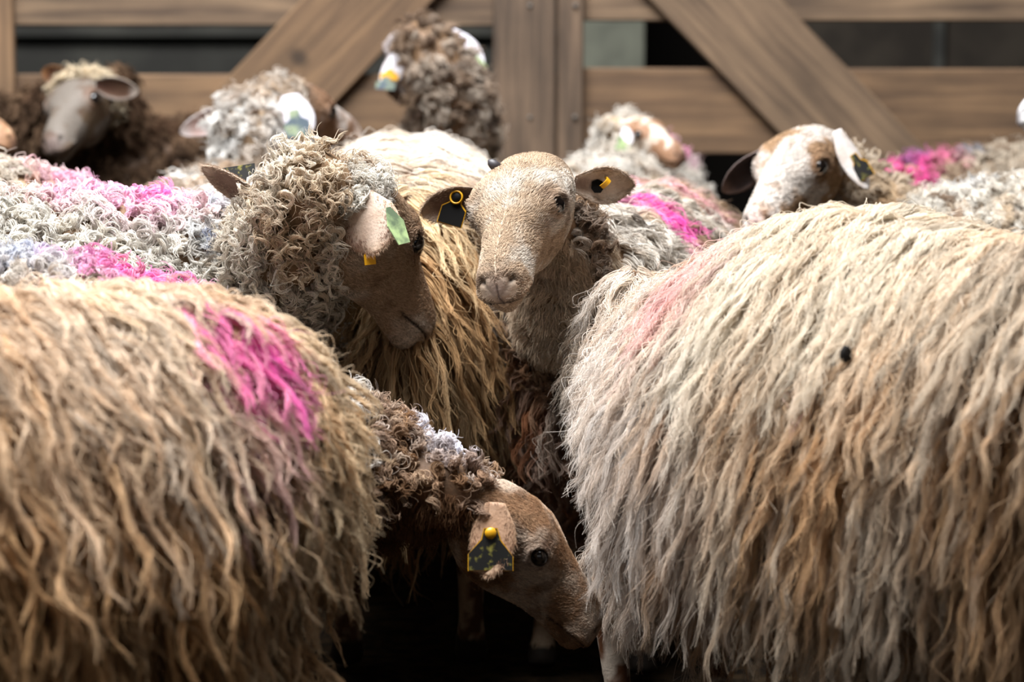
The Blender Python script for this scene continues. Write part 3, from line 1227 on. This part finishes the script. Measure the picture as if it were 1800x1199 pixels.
def grow_face_hair(S, n, rad, ln, poll_curl=None):
    """short coarse hair lying back over the head"""
    rng = np.random.default_rng(S['seed'] * 55 + 1)
    wide = np.array((1, S.get('wide', 1.0), 1))
    H = S['H']
    F4 = [f for f in HEAD_F if len(f) == 4]

    def mask(p, nn):
        m = np.ones(len(p))
        Q = np.stack([p[:, 0], np.abs(p[:, 1]), p[:, 2]], -1)
        m *= np.linalg.norm(Q - np.array(EYE), axis=1) > .0200
        m *= np.linalg.norm(Q - np.array((.285, .012, -.014)), axis=1) > .017
        m *= (p[:, 0] > -.03)
        wn = nn @ H['R'].T
        pw = H['o'] + (p * wide * H['s']) @ H['R'].T
        m *= np.where((wn * unit(CAM - pw)).sum(1) > -.2, 1, .25)
        return m
    p, nn = sample_surface(HEAD_P, F4, rng, 1, mask)
    A = max(len(p), 1)
    p, nn = sample_surface(HEAD_P, F4, rng, n / .09, mask)
    cols = head_colours_at(S, p)
    N = len(p)
    # hair flow: from the nose back and outwards, parted on the brow
    flow = np.stack([-np.ones(N), np.sign(p[:, 1]) * .35, -.25 - .5 * (p[:, 2] < 0)], -1)
    flow += rng.normal(0, .22, (N, 3)) + (np.stack([vnoise(p, .02, k) for k in (1, 2, 3)], -1) - .5) * 1.3
    flow = flow - nn * (flow * nn).sum(1, keepdims=True)
    flow = unit(flow)
    L = ln * rng.uniform(.6, 1.25, N) * np.interp(p[:, 0], [-.05, .05, .2, .29], [1.5, 1.25, .85, .5])
    t = np.array((0, .33, .66, 1.0))
    lift = .30
    pts = p[:, None] + flow[:, None] * (L[:, None] * t[None])[..., None] + nn[:, None] * (L[:, None] * lift * np.sin(t * 2.2)[None] - .0003)[..., None]
    pts += rng.normal(0, .0004, pts.shape) * t[None, :, None]
    pw = H['o'] + (pts * wide * H['s']) @ H['R'].T
    R = rad * np.array((1, .9, .65, .15))[None] * rng.uniform(.7, 1.2, N)[:, None]
    C = np.repeat((cols * rng.uniform(.55, 1.25, N)[:, None])[:, None], 4, 1)
    C = C * np.array((.8, .95, 1.05, 1.12))[None, :, None]
    o = curves_obj('face_hair', pw, R, np.clip(C, 0, .95), S['obj'], S['origin'], M_WOOL)
    return o


def grow_ear_hair(S, n, rad, ln):
    """short hair over both ears, lying towards the tip"""
    rng = np.random.default_rng(S['seed'] * 31 + 3)
    pts, rr, cc = [], [], []
    for EV, EF, c, d in S['ear_geo']:
        p, nn = sample_surface(EV, EF, rng, n / .02, lambda a, b: np.ones(len(a)))
        k = np.array([np.argmin(((EV - q) ** 2).sum(1)) for q in p])
        fl = unit(d + rng.normal(0, .35, (len(p), 3)))
        fl = unit(fl - nn * (fl * nn).sum(1, keepdims=True))
        L = ln * rng.uniform(.5, 1.3, len(p))
        t = np.array((0, .33, .66, 1.0))
        pts.append(p[:, None] + fl[:, None] * (L[:, None] * t)[..., None] + nn[:, None] * (L[:, None] * .32 * np.sin(t * 2)[None])[..., None])
        rr.append(rad * np.array((1, .9, .6, .15))[None] * rng.uniform(.7, 1.2, len(p))[:, None])
        cc.append(np.repeat((c[k] * rng.uniform(.65, 1.25, len(p))[:, None])[:, None], 4, 1))
    curves_obj('ear_hair', np.concatenate(pts), np.concatenate(rr), np.clip(np.concatenate(cc), 0, .95), S['obj'], S['origin'], M_WOOL)


def head_colours_at(S, p):
    hc = S.get('_hc')
    if hc is None:
        hc = head_colours(S, HEAD_P, HEAD_M)
        S['_hc'] = hc
        from mathutils.kdtree import KDTree
        kd = KDTree(len(HEAD_P))
        for i, q in enumerate(HEAD_P):
            kd.insert(q, i)
        kd.balance()
        S['_kd'] = kd
    return np.array([hc[S['_kd'].find(q)[1]] for q in p])

# ------------------------------------------------------------------ the flock
CREAM, WHITE, TAN, BROWN, DARK = lin(226, 214, 196), lin(236, 230, 222), lin(192, 158, 116), lin(134, 100, 68), lin(72, 54, 40)
PINK, PALEPINK, SALMON, BLUE = lin(246, 96, 190), lin(240, 176, 212), lin(226, 150, 158), lin(120, 146, 180)


def long_wool(K=22, rad=.0009, ln=.17, pts=13, **kw):
    d = dict(K=K, rad=rad, len=ln, pts=pts, spread=.016, tip=.26, amp=.0032, lam=.11, helix=.6, frizz=.0014, flam=.05,
             grav=.5, stand=.22, lift=.026, messy=.10, wander=.05, fly=.07, curltip=2.0, M=9)
    d.update(kw)
    return d


def curly_wool(K=22, rad=.0009, ln=.06, pts=13, **kw):
    d = dict(K=K, rad=rad, len=ln, pts=pts, spread=.010, tip=.40, amp=.0065, lam=.026, helix=1.0, frizz=.0016, flam=.02,
             grav=.22, stand=.7, lift=.024, messy=.40, wander=.2, fly=.10, curltip=.5, M=8)
    d.update(kw)
    return d


def rad_(a):
    return math.radians(a)


FLOCK = []

# near ewe at the right, long straight fleece
FLOCK.append(dict(
    key='right', seed=11, croup=.10, hump=.03, hump_x=.0, pin=.15, pos=(.505, 3.50), heading=math.atan2(-.78, .62), scale=1.015, girth=1.0, voxel=.010,
    label='large ewe at the front right with long cream fleece and a salmon pink mark',
    ears=[dict(s=1, dir=cv(.8, -.2, .3), face=cv(.3, -.3, -.8)), dict(s=-1, dir=cv(-.3, -.2, -.9), face=cv(.5, -.5, .2))],
    leg_light=lin(214, 198, 180), leg_dark=lin(110, 72, 48),
    wool=dict(desat=.1, light=lin(227, 208, 184), tan=lin(204, 162, 116), dark=lin(84, 60, 40), under=lin(74, 52, 34), dens=5600, scale=.13, lo=.34, hi=.58, dark_p=.10,
              len_fn=lambda q: np.where(q[:, 2] < .5, .80, 1.0) * (1 - .40 * sstep(-.20, -.42, q[:, 0])) * (1 - .40 * sstep(-.22, -.42, q[:, 0]) * sstep(.7, .5, q[:, 2])),
              low_thin=.5, body=long_wool(46, .00055, .28, 11, flow=.05, amp=.0026, messy=.07, wander=.03), neckp=long_wool(16, .001, .12, 14),
              marks=[dict(px=(1120, 660), r=.36, r3=(1, 1, 1.3), col=lin(228, 222, 216), k=.85, core=.35), dict(px=(1520, 400), r=.30, r3=(1.2, 1.2, .7), col=lin(232, 222, 204), k=.8, core=.4), dict(px=(1290, 440), r=.09, r3=(1.3, 1.3, 1), col=lin(232, 168, 172), k=.75, core=.3), dict(px=(1480, 560), r=.02, col=SALMON, k=.8, core=.3)])))

# near ewe at the left, out of focus
FLOCK.append(dict(
    key='left', seed=12, croup=.0, pos=(-.675, 2.95), heading=math.atan2(-.62, -.78), scale=.975, girth=.95, voxel=.010,
    label='large ewe at the front left with tan locks and a pink mark on her hip',
    ears=[dict(s=1, dir=cv(.3, -.2, .8), face=cv(.3, -.3, -.8)), dict(s=-1, dir=cv(-.3, -.2, -.9), face=cv(.5, -.5, .2))],
    wool=dict(desat=.06, len_fn=lambda q: 1 - .45 * sstep(-.2, -.45, q[:, 0]), light=lin(224, 197, 160), tan=lin(206, 162, 112), dark=lin(74, 52, 32), low_thin=.5, under=lin(62, 44, 28), dens=3200, scale=.16, lo=.36, hi=.60, dark_p=.22,
              body=long_wool(32, .00085, .27, 10, flow=.05, amp=.0045, lam=.13, tip=.12, messy=.11, spread=.019, lift=.036), neckp=long_wool(14, .0012, .12, 13),
              marks=[dict(px=(110, 530), r=.34, r3=(1.2, 1.2, .6), col=lin(230, 214, 196), k=.75, core=.3), dict(px=(325, 575), r=.055, col=PINK, k=.95, core=.35), dict(px=(430, 605), r=.06, col=PINK, k=.95, core=.35),
                     dict(px=(400, 690), r=.08, col=lin(200, 150, 170), k=.6, core=.1)])))

# the ewe looking into the camera
FLOCK.append(dict(
    key='hero', seed=13, wide=1.05, neck_join=((-.005, 0, -.135), (.035, 0, -.060)), pos=(.21, 4.50), heading=rad_(-104), scale=.98, girth=.95, voxel=.010, neck=.92, neck_wool=.90,
    label='short-haired cream faced ewe in the middle looking straight at the camera',
    head=dict(poll=at(931, 311, 3.95), muzzle=at(870, 497, 3.74), side=cv(1, .07, -.38)),
    neck_via=[at(1000, 560, 4.10)], neck_bare=.62, throat=lin(208, 188, 164),
    throat_bare=(cv(-.55, -.15, -.8), .50, .15),
    horn=-1,
    face=dict(light=lin(220, 211, 199), tan=lin(192, 170, 146), dark=lin(140, 114, 92), lo=.30, hi=.58, scale=.05, dk=.5,
              fn=None),
    ears=[dict(s=-1, at=at(836, 346, 3.97), dir=cv(-.95, -.28, .12), face=cv(-.15, -.35, -1), L=.108, W=.062, cup=.62, inner=lin(120, 98, 86), outer=lin(186, 168, 150), deep=lin(52, 34, 30), rim=lin(190, 170, 150),
               tags=[dict(u=.42, off=.008, v=.08, col='black', rim='yellow', stud='black', ring='yellow', down=cv(-.30, -1, 0), normal=cv(-.35, -.1, -1), w=.040, h=.044)]),
          dict(s=1, at=at(1022, 322, 3.97), dir=cv(.97, -.02, .2), face=cv(.1, -.35, -1), L=.102, W=.066, cup=.60, inner=lin(196, 180, 164), outer=lin(196, 180, 162), deep=lin(96, 56, 48), rim=lin(160, 138, 118),
               clip=dict(u=.44, off=.006, d1=cv(.75, .55, -.5), d2=cv(.2, -.2, -1), r=.0165, w=.009, col='yellow', a0=-150, a1=100),
               tags=[dict(u=.40, off=.006, v=.02, col='black', down=cv(0, -1, 0), normal=cv(.1, -.1, -1), w=.017, h=.018, shape=[(-.5, -.4), (0, -.6), (.5, -.4), (.6, .2), (.3, .6), (-.3, .6), (-.6, .2)])])],
    wool=dict(light=lin(222, 212, 198), tan=lin(190, 160, 126), dark=lin(96, 74, 56), under=lin(140, 112, 86), dens=4200, scale=.10, lo=.40, hi=.62, dark_p=.10,
              body=long_wool(24, .0009, .14, 12, amp=.005, lam=.07), neckp=curly_wool(28, .0008, .055, 12, amp=.007), necktint=(lin(112, 84, 60), .70),
              marks=[dict(px=(920, 740), r=.24, col=lin(156, 100, 64), k=.95, core=.5), dict(px=(1135, 385), r=.075, r3=(1.2, 1.2, 1), col=PINK, k=.95, core=.4), dict(px=(1120, 275), r=.11, r3=(1.3, 1.3, 1), col=lin(240, 176, 190), k=.8, core=.3)])))

# the ewe feeding at the bottom
FLOCK.append(dict(
    key='feeding', seed=14, front_drop=.13, neck_z=.54, pos=(-.74, 3.50), heading=rad_(8), scale=.97, girth=.95, voxel=.010, neck=.95, neck_wool=.93, throat_bare=(cv(.1, -1, -.2), .5, .25), neck_bare=.55, throat=lin(120, 88, 64),
    label='ewe with her brown face lowered between the two big fleeces at the front',
    head=dict(poll=at(874, 884, 3.62), muzzle=at(1060, 1108, 3.64), side=cv(.12, .14, 1)),
    neck_via=[at(690, 850, 3.66)],
    face=dict(light=lin(218, 200, 182), tan=lin(172, 138, 108), dark=lin(126, 92, 66), lo=.32, hi=.60, scale=.05, dk=.5, nose=lin(150, 116, 98)),
    ears=[dict(s=-1, at=at(868, 898, 3.555), dir=cv(-.08, -1, -.25), face=cv(.25, .2, 1), L=.128, W=.082, cup=.45, outer=lin(176, 144, 118), inner=lin(130, 98, 80), rim=lin(200, 170, 142),
               tags=[dict(u=.46, off=-.008, col='dark', rim='yellow', stud='yellow', down=cv(.0, -1, -.1), normal=cv(.05, .05, -1), w=.062, h=.052,
                          shape=[(-.14, -.12), (.14, -.12), (.2, .18), (.5, .55), (.5, 1.0), (-.5, 1.0), (-.5, .62), (-.22, .2)], label='worn black and yellow ear tag')]),
          dict(s=1, dir=cv(-.35, .10, .9), face=cv(.6, -.4, -.3), outer=lin(170, 140, 112),
               tags=[dict(u=.3, off=-.006, col='yellow', down=cv(.1, .3, .8), normal=cv(0, 1, -.2), w=.02, h=.02)])],
    wool=dict(light=lin(226, 220, 212), tan=lin(202, 180, 152), dark=lin(112, 90, 70), under=lin(100, 76, 56), dens=4600, scale=.12, lo=.42, hi=.66, dark_p=.10,
              body=curly_wool(18, .0009, .065, 11), neckp=curly_wool(24, .0009, .042, 12, amp=.004, lam=.03), necktint=(lin(132, 96, 64), .8),
              marks=[dict(px=(235, 470), r=.13, r3=(1.2, 1.2, 1), col=PINK, k=.8, core=.25, rough=1.3), dict(px=(775, 770), r=.075, col=lin(232, 234, 246), k=.9, core=.3), dict(px=(50, 420), r=.13, col=lin(206, 216, 236), k=.7, core=.2)])))

# the ewe turned away, brown cheek, ears spread
FLOCK.append(dict(
    key='turned', seed=15, pos=(-.80, 4.00), heading=rad_(14), scale=1.03, girth=.95, voxel=.010, neck=.76, neck_wool=.80,
    label='curly cream ewe with a brown cheek and green ear tag, head turned away',
    head=dict(poll=at(618, 338, 3.93), muzzle=at(750, 572, 4.10), side=cv(-.74, .09, .66)),
    neck_via=[at(505, 430, 3.93)],
    face=dict(light=lin(220, 206, 190), tan=lin(190, 164, 138), dark=lin(140, 114, 92), lo=.22, hi=.52, scale=.06, dk=.5, nose=lin(88, 70, 62)),
    ears=[dict(s=1, at=at(455, 342, 3.88), dir=cv(-.90, .44, .1), face=cv(-.25, -.75, -.6), L=.112, W=.058, cup=.6, outer=lin(206, 186, 166), inner=lin(120, 96, 82), rim=lin(206, 186, 166),
               tags=[dict(u=.46, off=-.006, v=.0, col='dark', down=cv(-.1, .95, .2), normal=cv(-.2, .2, -1), w=.052, h=.026),
                     dict(u=.28, off=.006, v=.0, col='black', stud='black', ring='yellow', down=cv(.2, -1, -.2), normal=cv(-.3, -.3, -1), w=.018, h=.018)]),
          dict(s=-1, at=at(634, 354, 3.85), dir=cv(.30, -.95, -.25), face=cv(.35, -.15, .9), L=.098, W=.098, cup=.42, outer=lin(200, 178, 160), inner=lin(150, 120, 104), rim=lin(200, 172, 146),
               tags=[dict(u=.52, off=-.008, v=.36, col='green', down=cv(.42, -.9, -.1), normal=cv(.8, .1, -.65), w=.040, h=.056, shape=[(-.12, -.1), (.12, -.1), (.5, .42), (.36, 1.0), (-.3, 1.0), (-.5, .36)]),
                     dict(u=.90, off=.006, v=-.10, col='yellow', down=cv(.1, -1, 0), normal=cv(.3, 0, -1), w=.018, h=.026)])],
    poll_wool=dict(n=900, xmax=-.004, prm=curly_wool(24, .0010, .032, 12, amp=.005, lam=.03, spread=.012, lift=.016)),
    wool=dict(light=lin(230, 224, 212), tan=lin(208, 182, 150), dark=lin(128, 98, 70), under=lin(130, 104, 78), dens=4600, scale=.11, lo=.50, hi=.74, dark_p=.08,
              body=curly_wool(18, .0010, .085, 11, lam=.04, amp=.008, grav=.35, stand=.7), neckp=curly_wool(24, .0010, .060, 12, amp=.006), necktint=(lin(206, 184, 152), .3),
              marks=[dict(px=(215, 320), r=.12, r3=(1.6, 1.2, 1), col=PALEPINK, k=.8, core=.2), dict(px=(260, 305), r=.055, col=PINK, k=.8, core=.2),
                     dict(px=(385, 365), r=.05, col=BLUE, k=.6, core=.1), dict(px=(360, 410), r=.05, col=BLUE, k=.5, core=.1)])))

# big golden fleece behind the middle
FLOCK.append(dict(
    key='golden', seed=16, head_local=((.52, 0, .40), (.57, 0, .15)), neck_z=.55, pos=(-.195, 4.70), heading=rad_(92), scale=1.08, girth=.88, voxel=.011,
    label='ewe with white back and golden brown hanging locks, just behind the black ear tag',
    ears=[dict(s=1, dir=cv(-.9, -.2, .3), face=cv(.3, -.3, -.8)), dict(s=-1, dir=cv(.9, -.2, .3), face=cv(.5, -.5, .2))],
    wool=dict(desat=.05, light=lin(216, 190, 150), tan=lin(184, 146, 102), dark=lin(110, 76, 44), low_thin=.4, under=lin(72, 48, 28), dens=3600, scale=.14, lo=.34, hi=.60, dark_p=.10,
              body=long_wool(28, .0008, .28, 10, amp=.004, lam=.13, tip=.16, messy=.10), neckp=long_wool(10, .0014, .12, 13),
              marks=[dict(px=(740, 215), r=.42, r3=(1.2, 1.6, .75), col=WHITE, k=.92, core=.45, rough=.5)])))

# farther ones, softer
def far_wool(K=12, rad=.0020, ln=.09, **kw):
    return curly_wool(int(K * 1.6), rad * .7, ln, 7, M=7, lam=.07, amp=.0032, grav=.45, stand=.3, spread=.016, lift=.02, frizz=.003, **kw)


FLOCK.append(dict(
    key='farleft', seed=17, pos=(-1.24, 4.46), heading=rad_(187), scale=1.07, voxel=.013,
    label='cream and brown speckled ewe back with faint pink patch below the dark ewe',
    ears=[dict(s=1, dir=cv(-.2, -.2, -.9), face=cv(-.8, -.3, -.3)), dict(s=-1, dir=cv(-.2, -.2, .9), face=cv(-.8, -.3, -.3))],
    wool=dict(light=CREAM, tan=lin(190, 158, 122), dark=BROWN, under=lin(150, 122, 92), dens=2600, scale=.09, lo=.40, hi=.6, dark_p=.10,
              body=far_wool(), neckp=far_wool(),
              marks=[dict(px=(170, 272), r=.10, r3=(1.5, 1.2, 1), col=PALEPINK, k=.8, core=.2), dict(px=(250, 290), r=.085, r3=(1.3, 1.2, 1), col=PINK, k=.7, core=.2)])))

FLOCK.append(dict(
    key='whiteface', seed=18, pos=(-.585, 5.14), heading=rad_(80), scale=.98, girth=.9, voxel=.012, neck=.85, neck_wool=.97,
    label='white headed ewe with spread white ears and grey tag before the left gate brace',
    head=dict(poll=at(486, 176, 5.34), muzzle=at(628, 232, 5.56), side=cv(-.80, .22, .55)),
    neck_via=[at(460, 262, 5.26)],
    face=dict(light=lin(226, 218, 212), tan=lin(176, 144, 118), dark=lin(140, 104, 82), lo=.40, hi=.62, scale=.06, dk=.5),
    ears=[dict(s=1, at=at(415, 194, 5.34), dir=cv(-.92, -.36, .05), face=cv(-.1, -.4, -.8), L=.150, W=.060, cup=.5, droop=.0, outer=lin(212, 206, 212), inner=lin(206, 176, 170), rim=lin(240, 238, 240)),
          dict(s=-1, at=at(512, 176, 5.20), dir=cv(.22, -.98, -.1), face=cv(-.1, -.15, 1), L=.112, W=.088, cup=.4, outer=lin(206, 202, 212), inner=lin(180, 150, 140), rim=lin(240, 240, 246),
               tags=[dict(u=.42, off=-.008, col='grey', down=cv(.22, -1, -.1), normal=cv(0, 0, -1), w=.054, h=.052, label='grey green ear tag')])],
    poll_wool=dict(n=380, xmax=.02, prm=curly_wool(20, .0012, .030, 9, M=7, spread=.014, amp=.004, lift=.014)),
    wool=dict(light=lin(226, 222, 216), tan=lin(186, 160, 132), dark=BROWN, under=lin(160, 136, 110), dens=2600, scale=.09, lo=.42, hi=.62, dark_p=.08,
              body=far_wool(), neckp=far_wool(12, .0018, .06))))

FLOCK.append(dict(
    key='tall', seed=19, pos=(-.18, 5.78), heading=rad_(95), scale=.95, girth=.86, voxel=.012, neck=.95, neck_wool=.98,
    label='brown and white ewe holding her head highest of all, against the gate',
    head=dict(poll=at(738, 66, 5.60), muzzle=at(702, 150, 5.82), side=cv(-.96, .0, -.25)),
    neck_via=[at(800, 205, 5.62)],
    face=dict(light=lin(212, 202, 200), tan=lin(122, 96, 80), dark=lin(62, 44, 36), lo=.40, hi=.54, scale=.05, dk=.8),
    ears=[dict(s=1, at=at(704, 92, 5.58), dir=cv(-.42, -.90, -.1), face=cv(.3, -.2, .9), L=.125, W=.070, cup=.45, outer=lin(206, 202, 208), inner=lin(190, 160, 150), rim=lin(236, 232, 236),
               tags=[dict(u=.60, off=-.008, col='yellow', down=cv(-.1, -1, -.1), normal=cv(-.1, 0, -1), w=.040, h=.022),
                     dict(u=.80, off=-.008, col='grey', down=cv(-.1, -1, -.1), normal=cv(-.1, 0, -1), w=.044, h=.026)]),
          dict(s=-1, at=at(796, 62, 5.58), dir=cv(.66, -.72, -.1), face=cv(.1, -.2, 1), L=.135, W=.070, cup=.4, outer=lin(208, 204, 214), inner=lin(180, 150, 140), rim=lin(240, 236, 244),
               tags=[dict(u=.55, off=-.008, v=-.14, col='green', down=cv(.55, -.7, -.1), normal=cv(.1, .1, -1), w=.052, h=.058)])],
    wool=dict(light=lin(206, 190, 172), tan=lin(150, 122, 96), dark=lin(74, 54, 42), under=lin(120, 94, 70), dens=2600, scale=.08, lo=.36, hi=.6, dark_p=.2,
              body=far_wool(12, .0018, .05), neckp=far_wool(14, .0016, .03))))

FLOCK.append(dict(
    key='darkhead', seed=20, pos=(-.93, 5.98), heading=rad_(186), scale=1.06, girth=.85, voxel=.013, neck=.9, neck_wool=.85,
    label='dark brown ewe with greyish muzzle and yellow ear tag at the far left gate',
    head=dict(poll=at(150, 158, 5.72), muzzle=at(88, 248, 5.50), side=cv(.80, -.1, -.75)),
    face=dict(light=lin(108, 100, 92), tan=lin(86, 70, 54), dark=lin(80, 58, 42), lo=.4, hi=.62, scale=.06, dk=.7),
    ears=[dict(s=1, at=at(178, 150, 5.62), dir=cv(.85, -.15, -.3), face=cv(0, -.4, -1), L=.12, outer=lin(200, 190, 180), inner=lin(90, 66, 52)),
          dict(s=-1, at=at(126, 142, 5.70), dir=cv(-.75, .25, .2), face=cv(-.3, -.3, -1), L=.10, outer=lin(150, 110, 74), inner=lin(84, 52, 34),
               tags=[dict(u=.15, off=.012, v=-.35, col='yellow', down=cv(.6, -.6, -.2), normal=cv(0, .2, -1), w=.034, h=.034)])],
    poll_wool=dict(n=300, xmax=.03, prm=curly_wool(20, .0012, .035, 9, M=7, spread=.015, amp=.004, lift=.014), col=lin(206, 190, 164)),
    wool=dict(light=lin(120, 92, 66), tan=lin(92, 66, 46), dark=lin(58, 42, 30), under=lin(84, 62, 44), dens=2200, scale=.1, lo=.36, hi=.6, dark_p=.3,
              body=far_wool(), neckp=far_wool())))

FLOCK.append(dict(
    key='patchface', seed=21, pos=(1.16, 4.76), heading=rad_(184), scale=1.0, girth=.95, voxel=.012, neck=.85, neck_wool=.86,
    label='ewe with white and tan patched face bent down behind the big cream fleece',
    head=dict(poll=at(1425, 256, 4.78), muzzle=at(1326, 388, 4.58), side=cv(.86, .02, -.5)),
    neck_z=.56, neck_via=[at(1540, 390, 4.84)], neck_join=((-.03, 0, -.085), (.015, 0, -.035)),
    face=dict(light=lin(214, 205, 196), tan=lin(172, 142, 112), dark=lin(150, 116, 84), lo=.44, hi=.58, scale=.055, dk=.5, nose=lin(170, 120, 118)),
    ears=[dict(s=-1, at=at(1334, 276, 4.74), dir=cv(-.74, -.72, .1), face=cv(.25, -.45, -.9), L=.110, W=.064, cup=.65, outer=lin(214, 204, 204), inner=lin(40, 30, 28), deep=lin(14, 10, 10), rim=lin(120, 100, 92)),
          dict(s=1, at=at(1478, 238, 4.70), dir=cv(.45, -.92, -.1), face=cv(-.35, -.25, .8), L=.130, W=.052, cup=.5, outer=lin(206, 198, 192), inner=lin(140, 112, 96),
               tags=[dict(u=.50, off=-.008, col='dark', rim='yellow', down=cv(.5, -.85, -.1), normal=cv(-.4, .1, -1), w=.030, h=.046)])],
    wool=dict(light=lin(230, 222, 208), tan=lin(206, 182, 150), dark=BROWN, under=lin(176, 150, 120), dens=2800, scale=.1, lo=.46, hi=.66, dark_p=.06,
              body=far_wool(14, .0017, .08), neckp=far_wool(14, .0016, .04), necktint=(lin(160, 130, 92), .5),
              marks=[dict(px=(1700, 292), r=.06, col=BLUE, k=.3, core=.1)])))

FLOCK.append(dict(
    key='farmiddle', seed=22, pos=(.235, 5.68), heading=rad_(76), scale=.98, girth=.88, voxel=.013, neck_wool=.9,
    label='pale ewe by the middle gate post with a light green ear tag',
    head=dict(poll=at(1112, 222, 5.72), muzzle=at(1200, 270, 5.60), side=cv(.25, .35, .9)),
    face=dict(light=lin(220, 206, 190), tan=lin(150, 114, 88), dark=lin(110, 80, 60), lo=.4, hi=.58, scale=.06, dk=.6, nose=lin(90, 66, 60)),
    ears=[dict(s=1, dir=cv(-.2, .1, .9), face=cv(.4, -.4, .3), outer=lin(220, 214, 214)),
          dict(s=-1, at=at(1100, 232, 5.64), dir=cv(.12, -.95, -.3), face=cv(.2, 0, 1), L=.08, W=.05, outer=lin(226, 222, 226),
               tags=[dict(u=.6, off=-.008, v=-.2, col='green', down=cv(.3, -1, 0), normal=cv(0, 0, -1), w=.034, h=.034)])],
    wool=dict(light=lin(222, 214, 202), tan=lin(198, 176, 148), dark=BROWN, under=lin(170, 146, 118), dens=2200, scale=.1, lo=.46, hi=.66, dark_p=.05,
              body=far_wool(12, .0022, .07), neckp=far_wool(12, .0022, .05),
              marks=[dict(px=(1190, 262), r=.08, col=PINK, k=.6, core=.2)])))

FLOCK.append(dict(
    key='farpink', seed=23, pos=(1.26, 5.62), heading=rad_(6), scale=1.0, girth=.9, voxel=.013,
    label='ewe along the right gate with a vivid pink rump and grey blue patches',
    ears=[dict(s=1, dir=cv(.2, -.2, .9), face=cv(.8, -.3, -.3)), dict(s=-1, dir=cv(.2, -.2, -.9), face=cv(.8, -.3, -.3))],
    wool=dict(light=lin(206, 188, 164), tan=lin(166, 138, 108), dark=BROWN, under=lin(150, 124, 98), dens=2200, scale=.1, lo=.42, hi=.62, dark_p=.08,
              body=far_wool(12, .0022, .08), neckp=far_wool(12, .0022, .06),
              marks=[dict(px=(1545, 262), r=.15, r3=(1, 1.4, 1), col=lin(240, 80, 170), k=.95, core=.5, rough=.5), dict(px=(1625, 232), r=.10, col=lin(236, 110, 170), k=.8, core=.3),
                     dict(px=(1620, 268), r=.06, col=lin(84, 104, 138), k=.8, core=.2), dict(px=(1705, 250), r=.06, col=lin(92, 112, 142), k=.8, core=.2)])))

FLOCK.append(dict(
    key='edgeright', seed=24, pos=(1.92, 5.06), heading=rad_(176), scale=1.0, girth=.9, voxel=.014, neck_wool=.95,
    label='ewe at the right edge, only her white nose with a dark mouth showing',
    head=dict(poll=at(1965, 128, 5.12), muzzle=at(1786, 196, 5.10), side=cv(.1, 0, -1)),
    face=dict(light=lin(232, 228, 228), tan=lin(190, 176, 166), dark=lin(90, 76, 70), lo=.5, hi=.7, scale=.06, dk=.3, nose=lin(44, 36, 36)),
    ears=[dict(s=1, dir=cv(.2, -.3, -.9), face=cv(-.8, -.3, -.3)), dict(s=-1, dir=cv(.2, -.3, .9), face=cv(-.8, -.3, -.3))],
    wool=dict(light=CREAM, tan=TAN, dark=BROWN, under=lin(160, 132, 100), dens=1500, body=far_wool(), neckp=far_wool())))

FLOCK.append(dict(
    key='edgeleft', seed=25, pos=(-1.98, 5.42), heading=rad_(5), scale=1.0, girth=.9, voxel=.014, neck_wool=.95,
    label='ewe at the left edge below the post, only her brown muzzle showing',
    head=dict(poll=at(-130, 168, 5.35), muzzle=at(30, 246, 5.30), side=cv(-.1, 0, 1)),
    face=dict(light=lin(180, 146, 116), tan=lin(140, 104, 76), dark=lin(90, 64, 46), lo=.4, hi=.62, scale=.06, dk=.5, nose=lin(120, 90, 76)),
    ears=[dict(s=1, dir=cv(-.2, -.3, .9), face=cv(.8, -.3, -.3)), dict(s=-1, dir=cv(-.2, -.3, -.9), face=cv(.8, -.3, -.3))],
    wool=dict(light=CREAM, tan=TAN, dark=BROWN, under=lin(160, 132, 100), dens=1500, body=far_wool(), neckp=far_wool())))

for S in FLOCK:
    make_sheep(S)

if True:
    for S in FLOCK:
        av, af, o_ = [], [], 0
        for T in FLOCK:
            if T is not S:
                V, Fc = T['body']
                av.append(V)
                af += [tuple(i + o_ for i in f) for f in Fc[::1]]
                o_ += len(V)
        others = BVHTree.FromPolygons(np.vstack(av).tolist(), af)
        grow_fleece(S, others)
        if S.get('poll_wool'):
            grow_poll_wool(S)
    by = {S['key']: S for S in FLOCK}
    grow_face_hair(by['hero'], 60000, .00042, .0095)
    grow_face_hair(by['feeding'], 50000, .00042, .0085)
    grow_face_hair(by['turned'], 30000, .00050, .0100)
    grow_face_hair(by['patchface'], 14000, .00080, .0090)
    grow_face_hair(by['tall'], 12000, .0010, .0100)
    grow_face_hair(by['whiteface'], 12000, .0010, .0100)
    for k, n in (('hero', 6000), ('feeding', 5000), ('turned', 5000)):
        grow_ear_hair(by[k], n, .0004, .008)
    print('strands', {S['key']: S.get('n_strands') for S in FLOCK})

# a dark burr caught in the big right fleece
S = FLOCK[0]
V, Fc = S['body']
h = BVHTree.FromPolygons(V.tolist(), Fc).ray_cast(Vector(CAM), Vector(unit(at(1530, 640, 1.0) - CAM)))
if h[0] is not None:
    c = np.array(h[0]) + np.array(h[1]) * .060
    BV, BF = uv_sphere(c, .0100, 14, 10, (.75, .75, 1.25))
    BV = BV + (np.stack([vnoise(BV, .004, k) for k in (1, 2, 3)], -1) - .5) * .004
    o = mesh_obj('burr', BV, BF, mat_plain('burr_black', lin(24, 20, 17), .8, .2), None, origin=c)
    tag_obj(o, 'small dark burr caught in the flank of the large right ewe', 'burr')
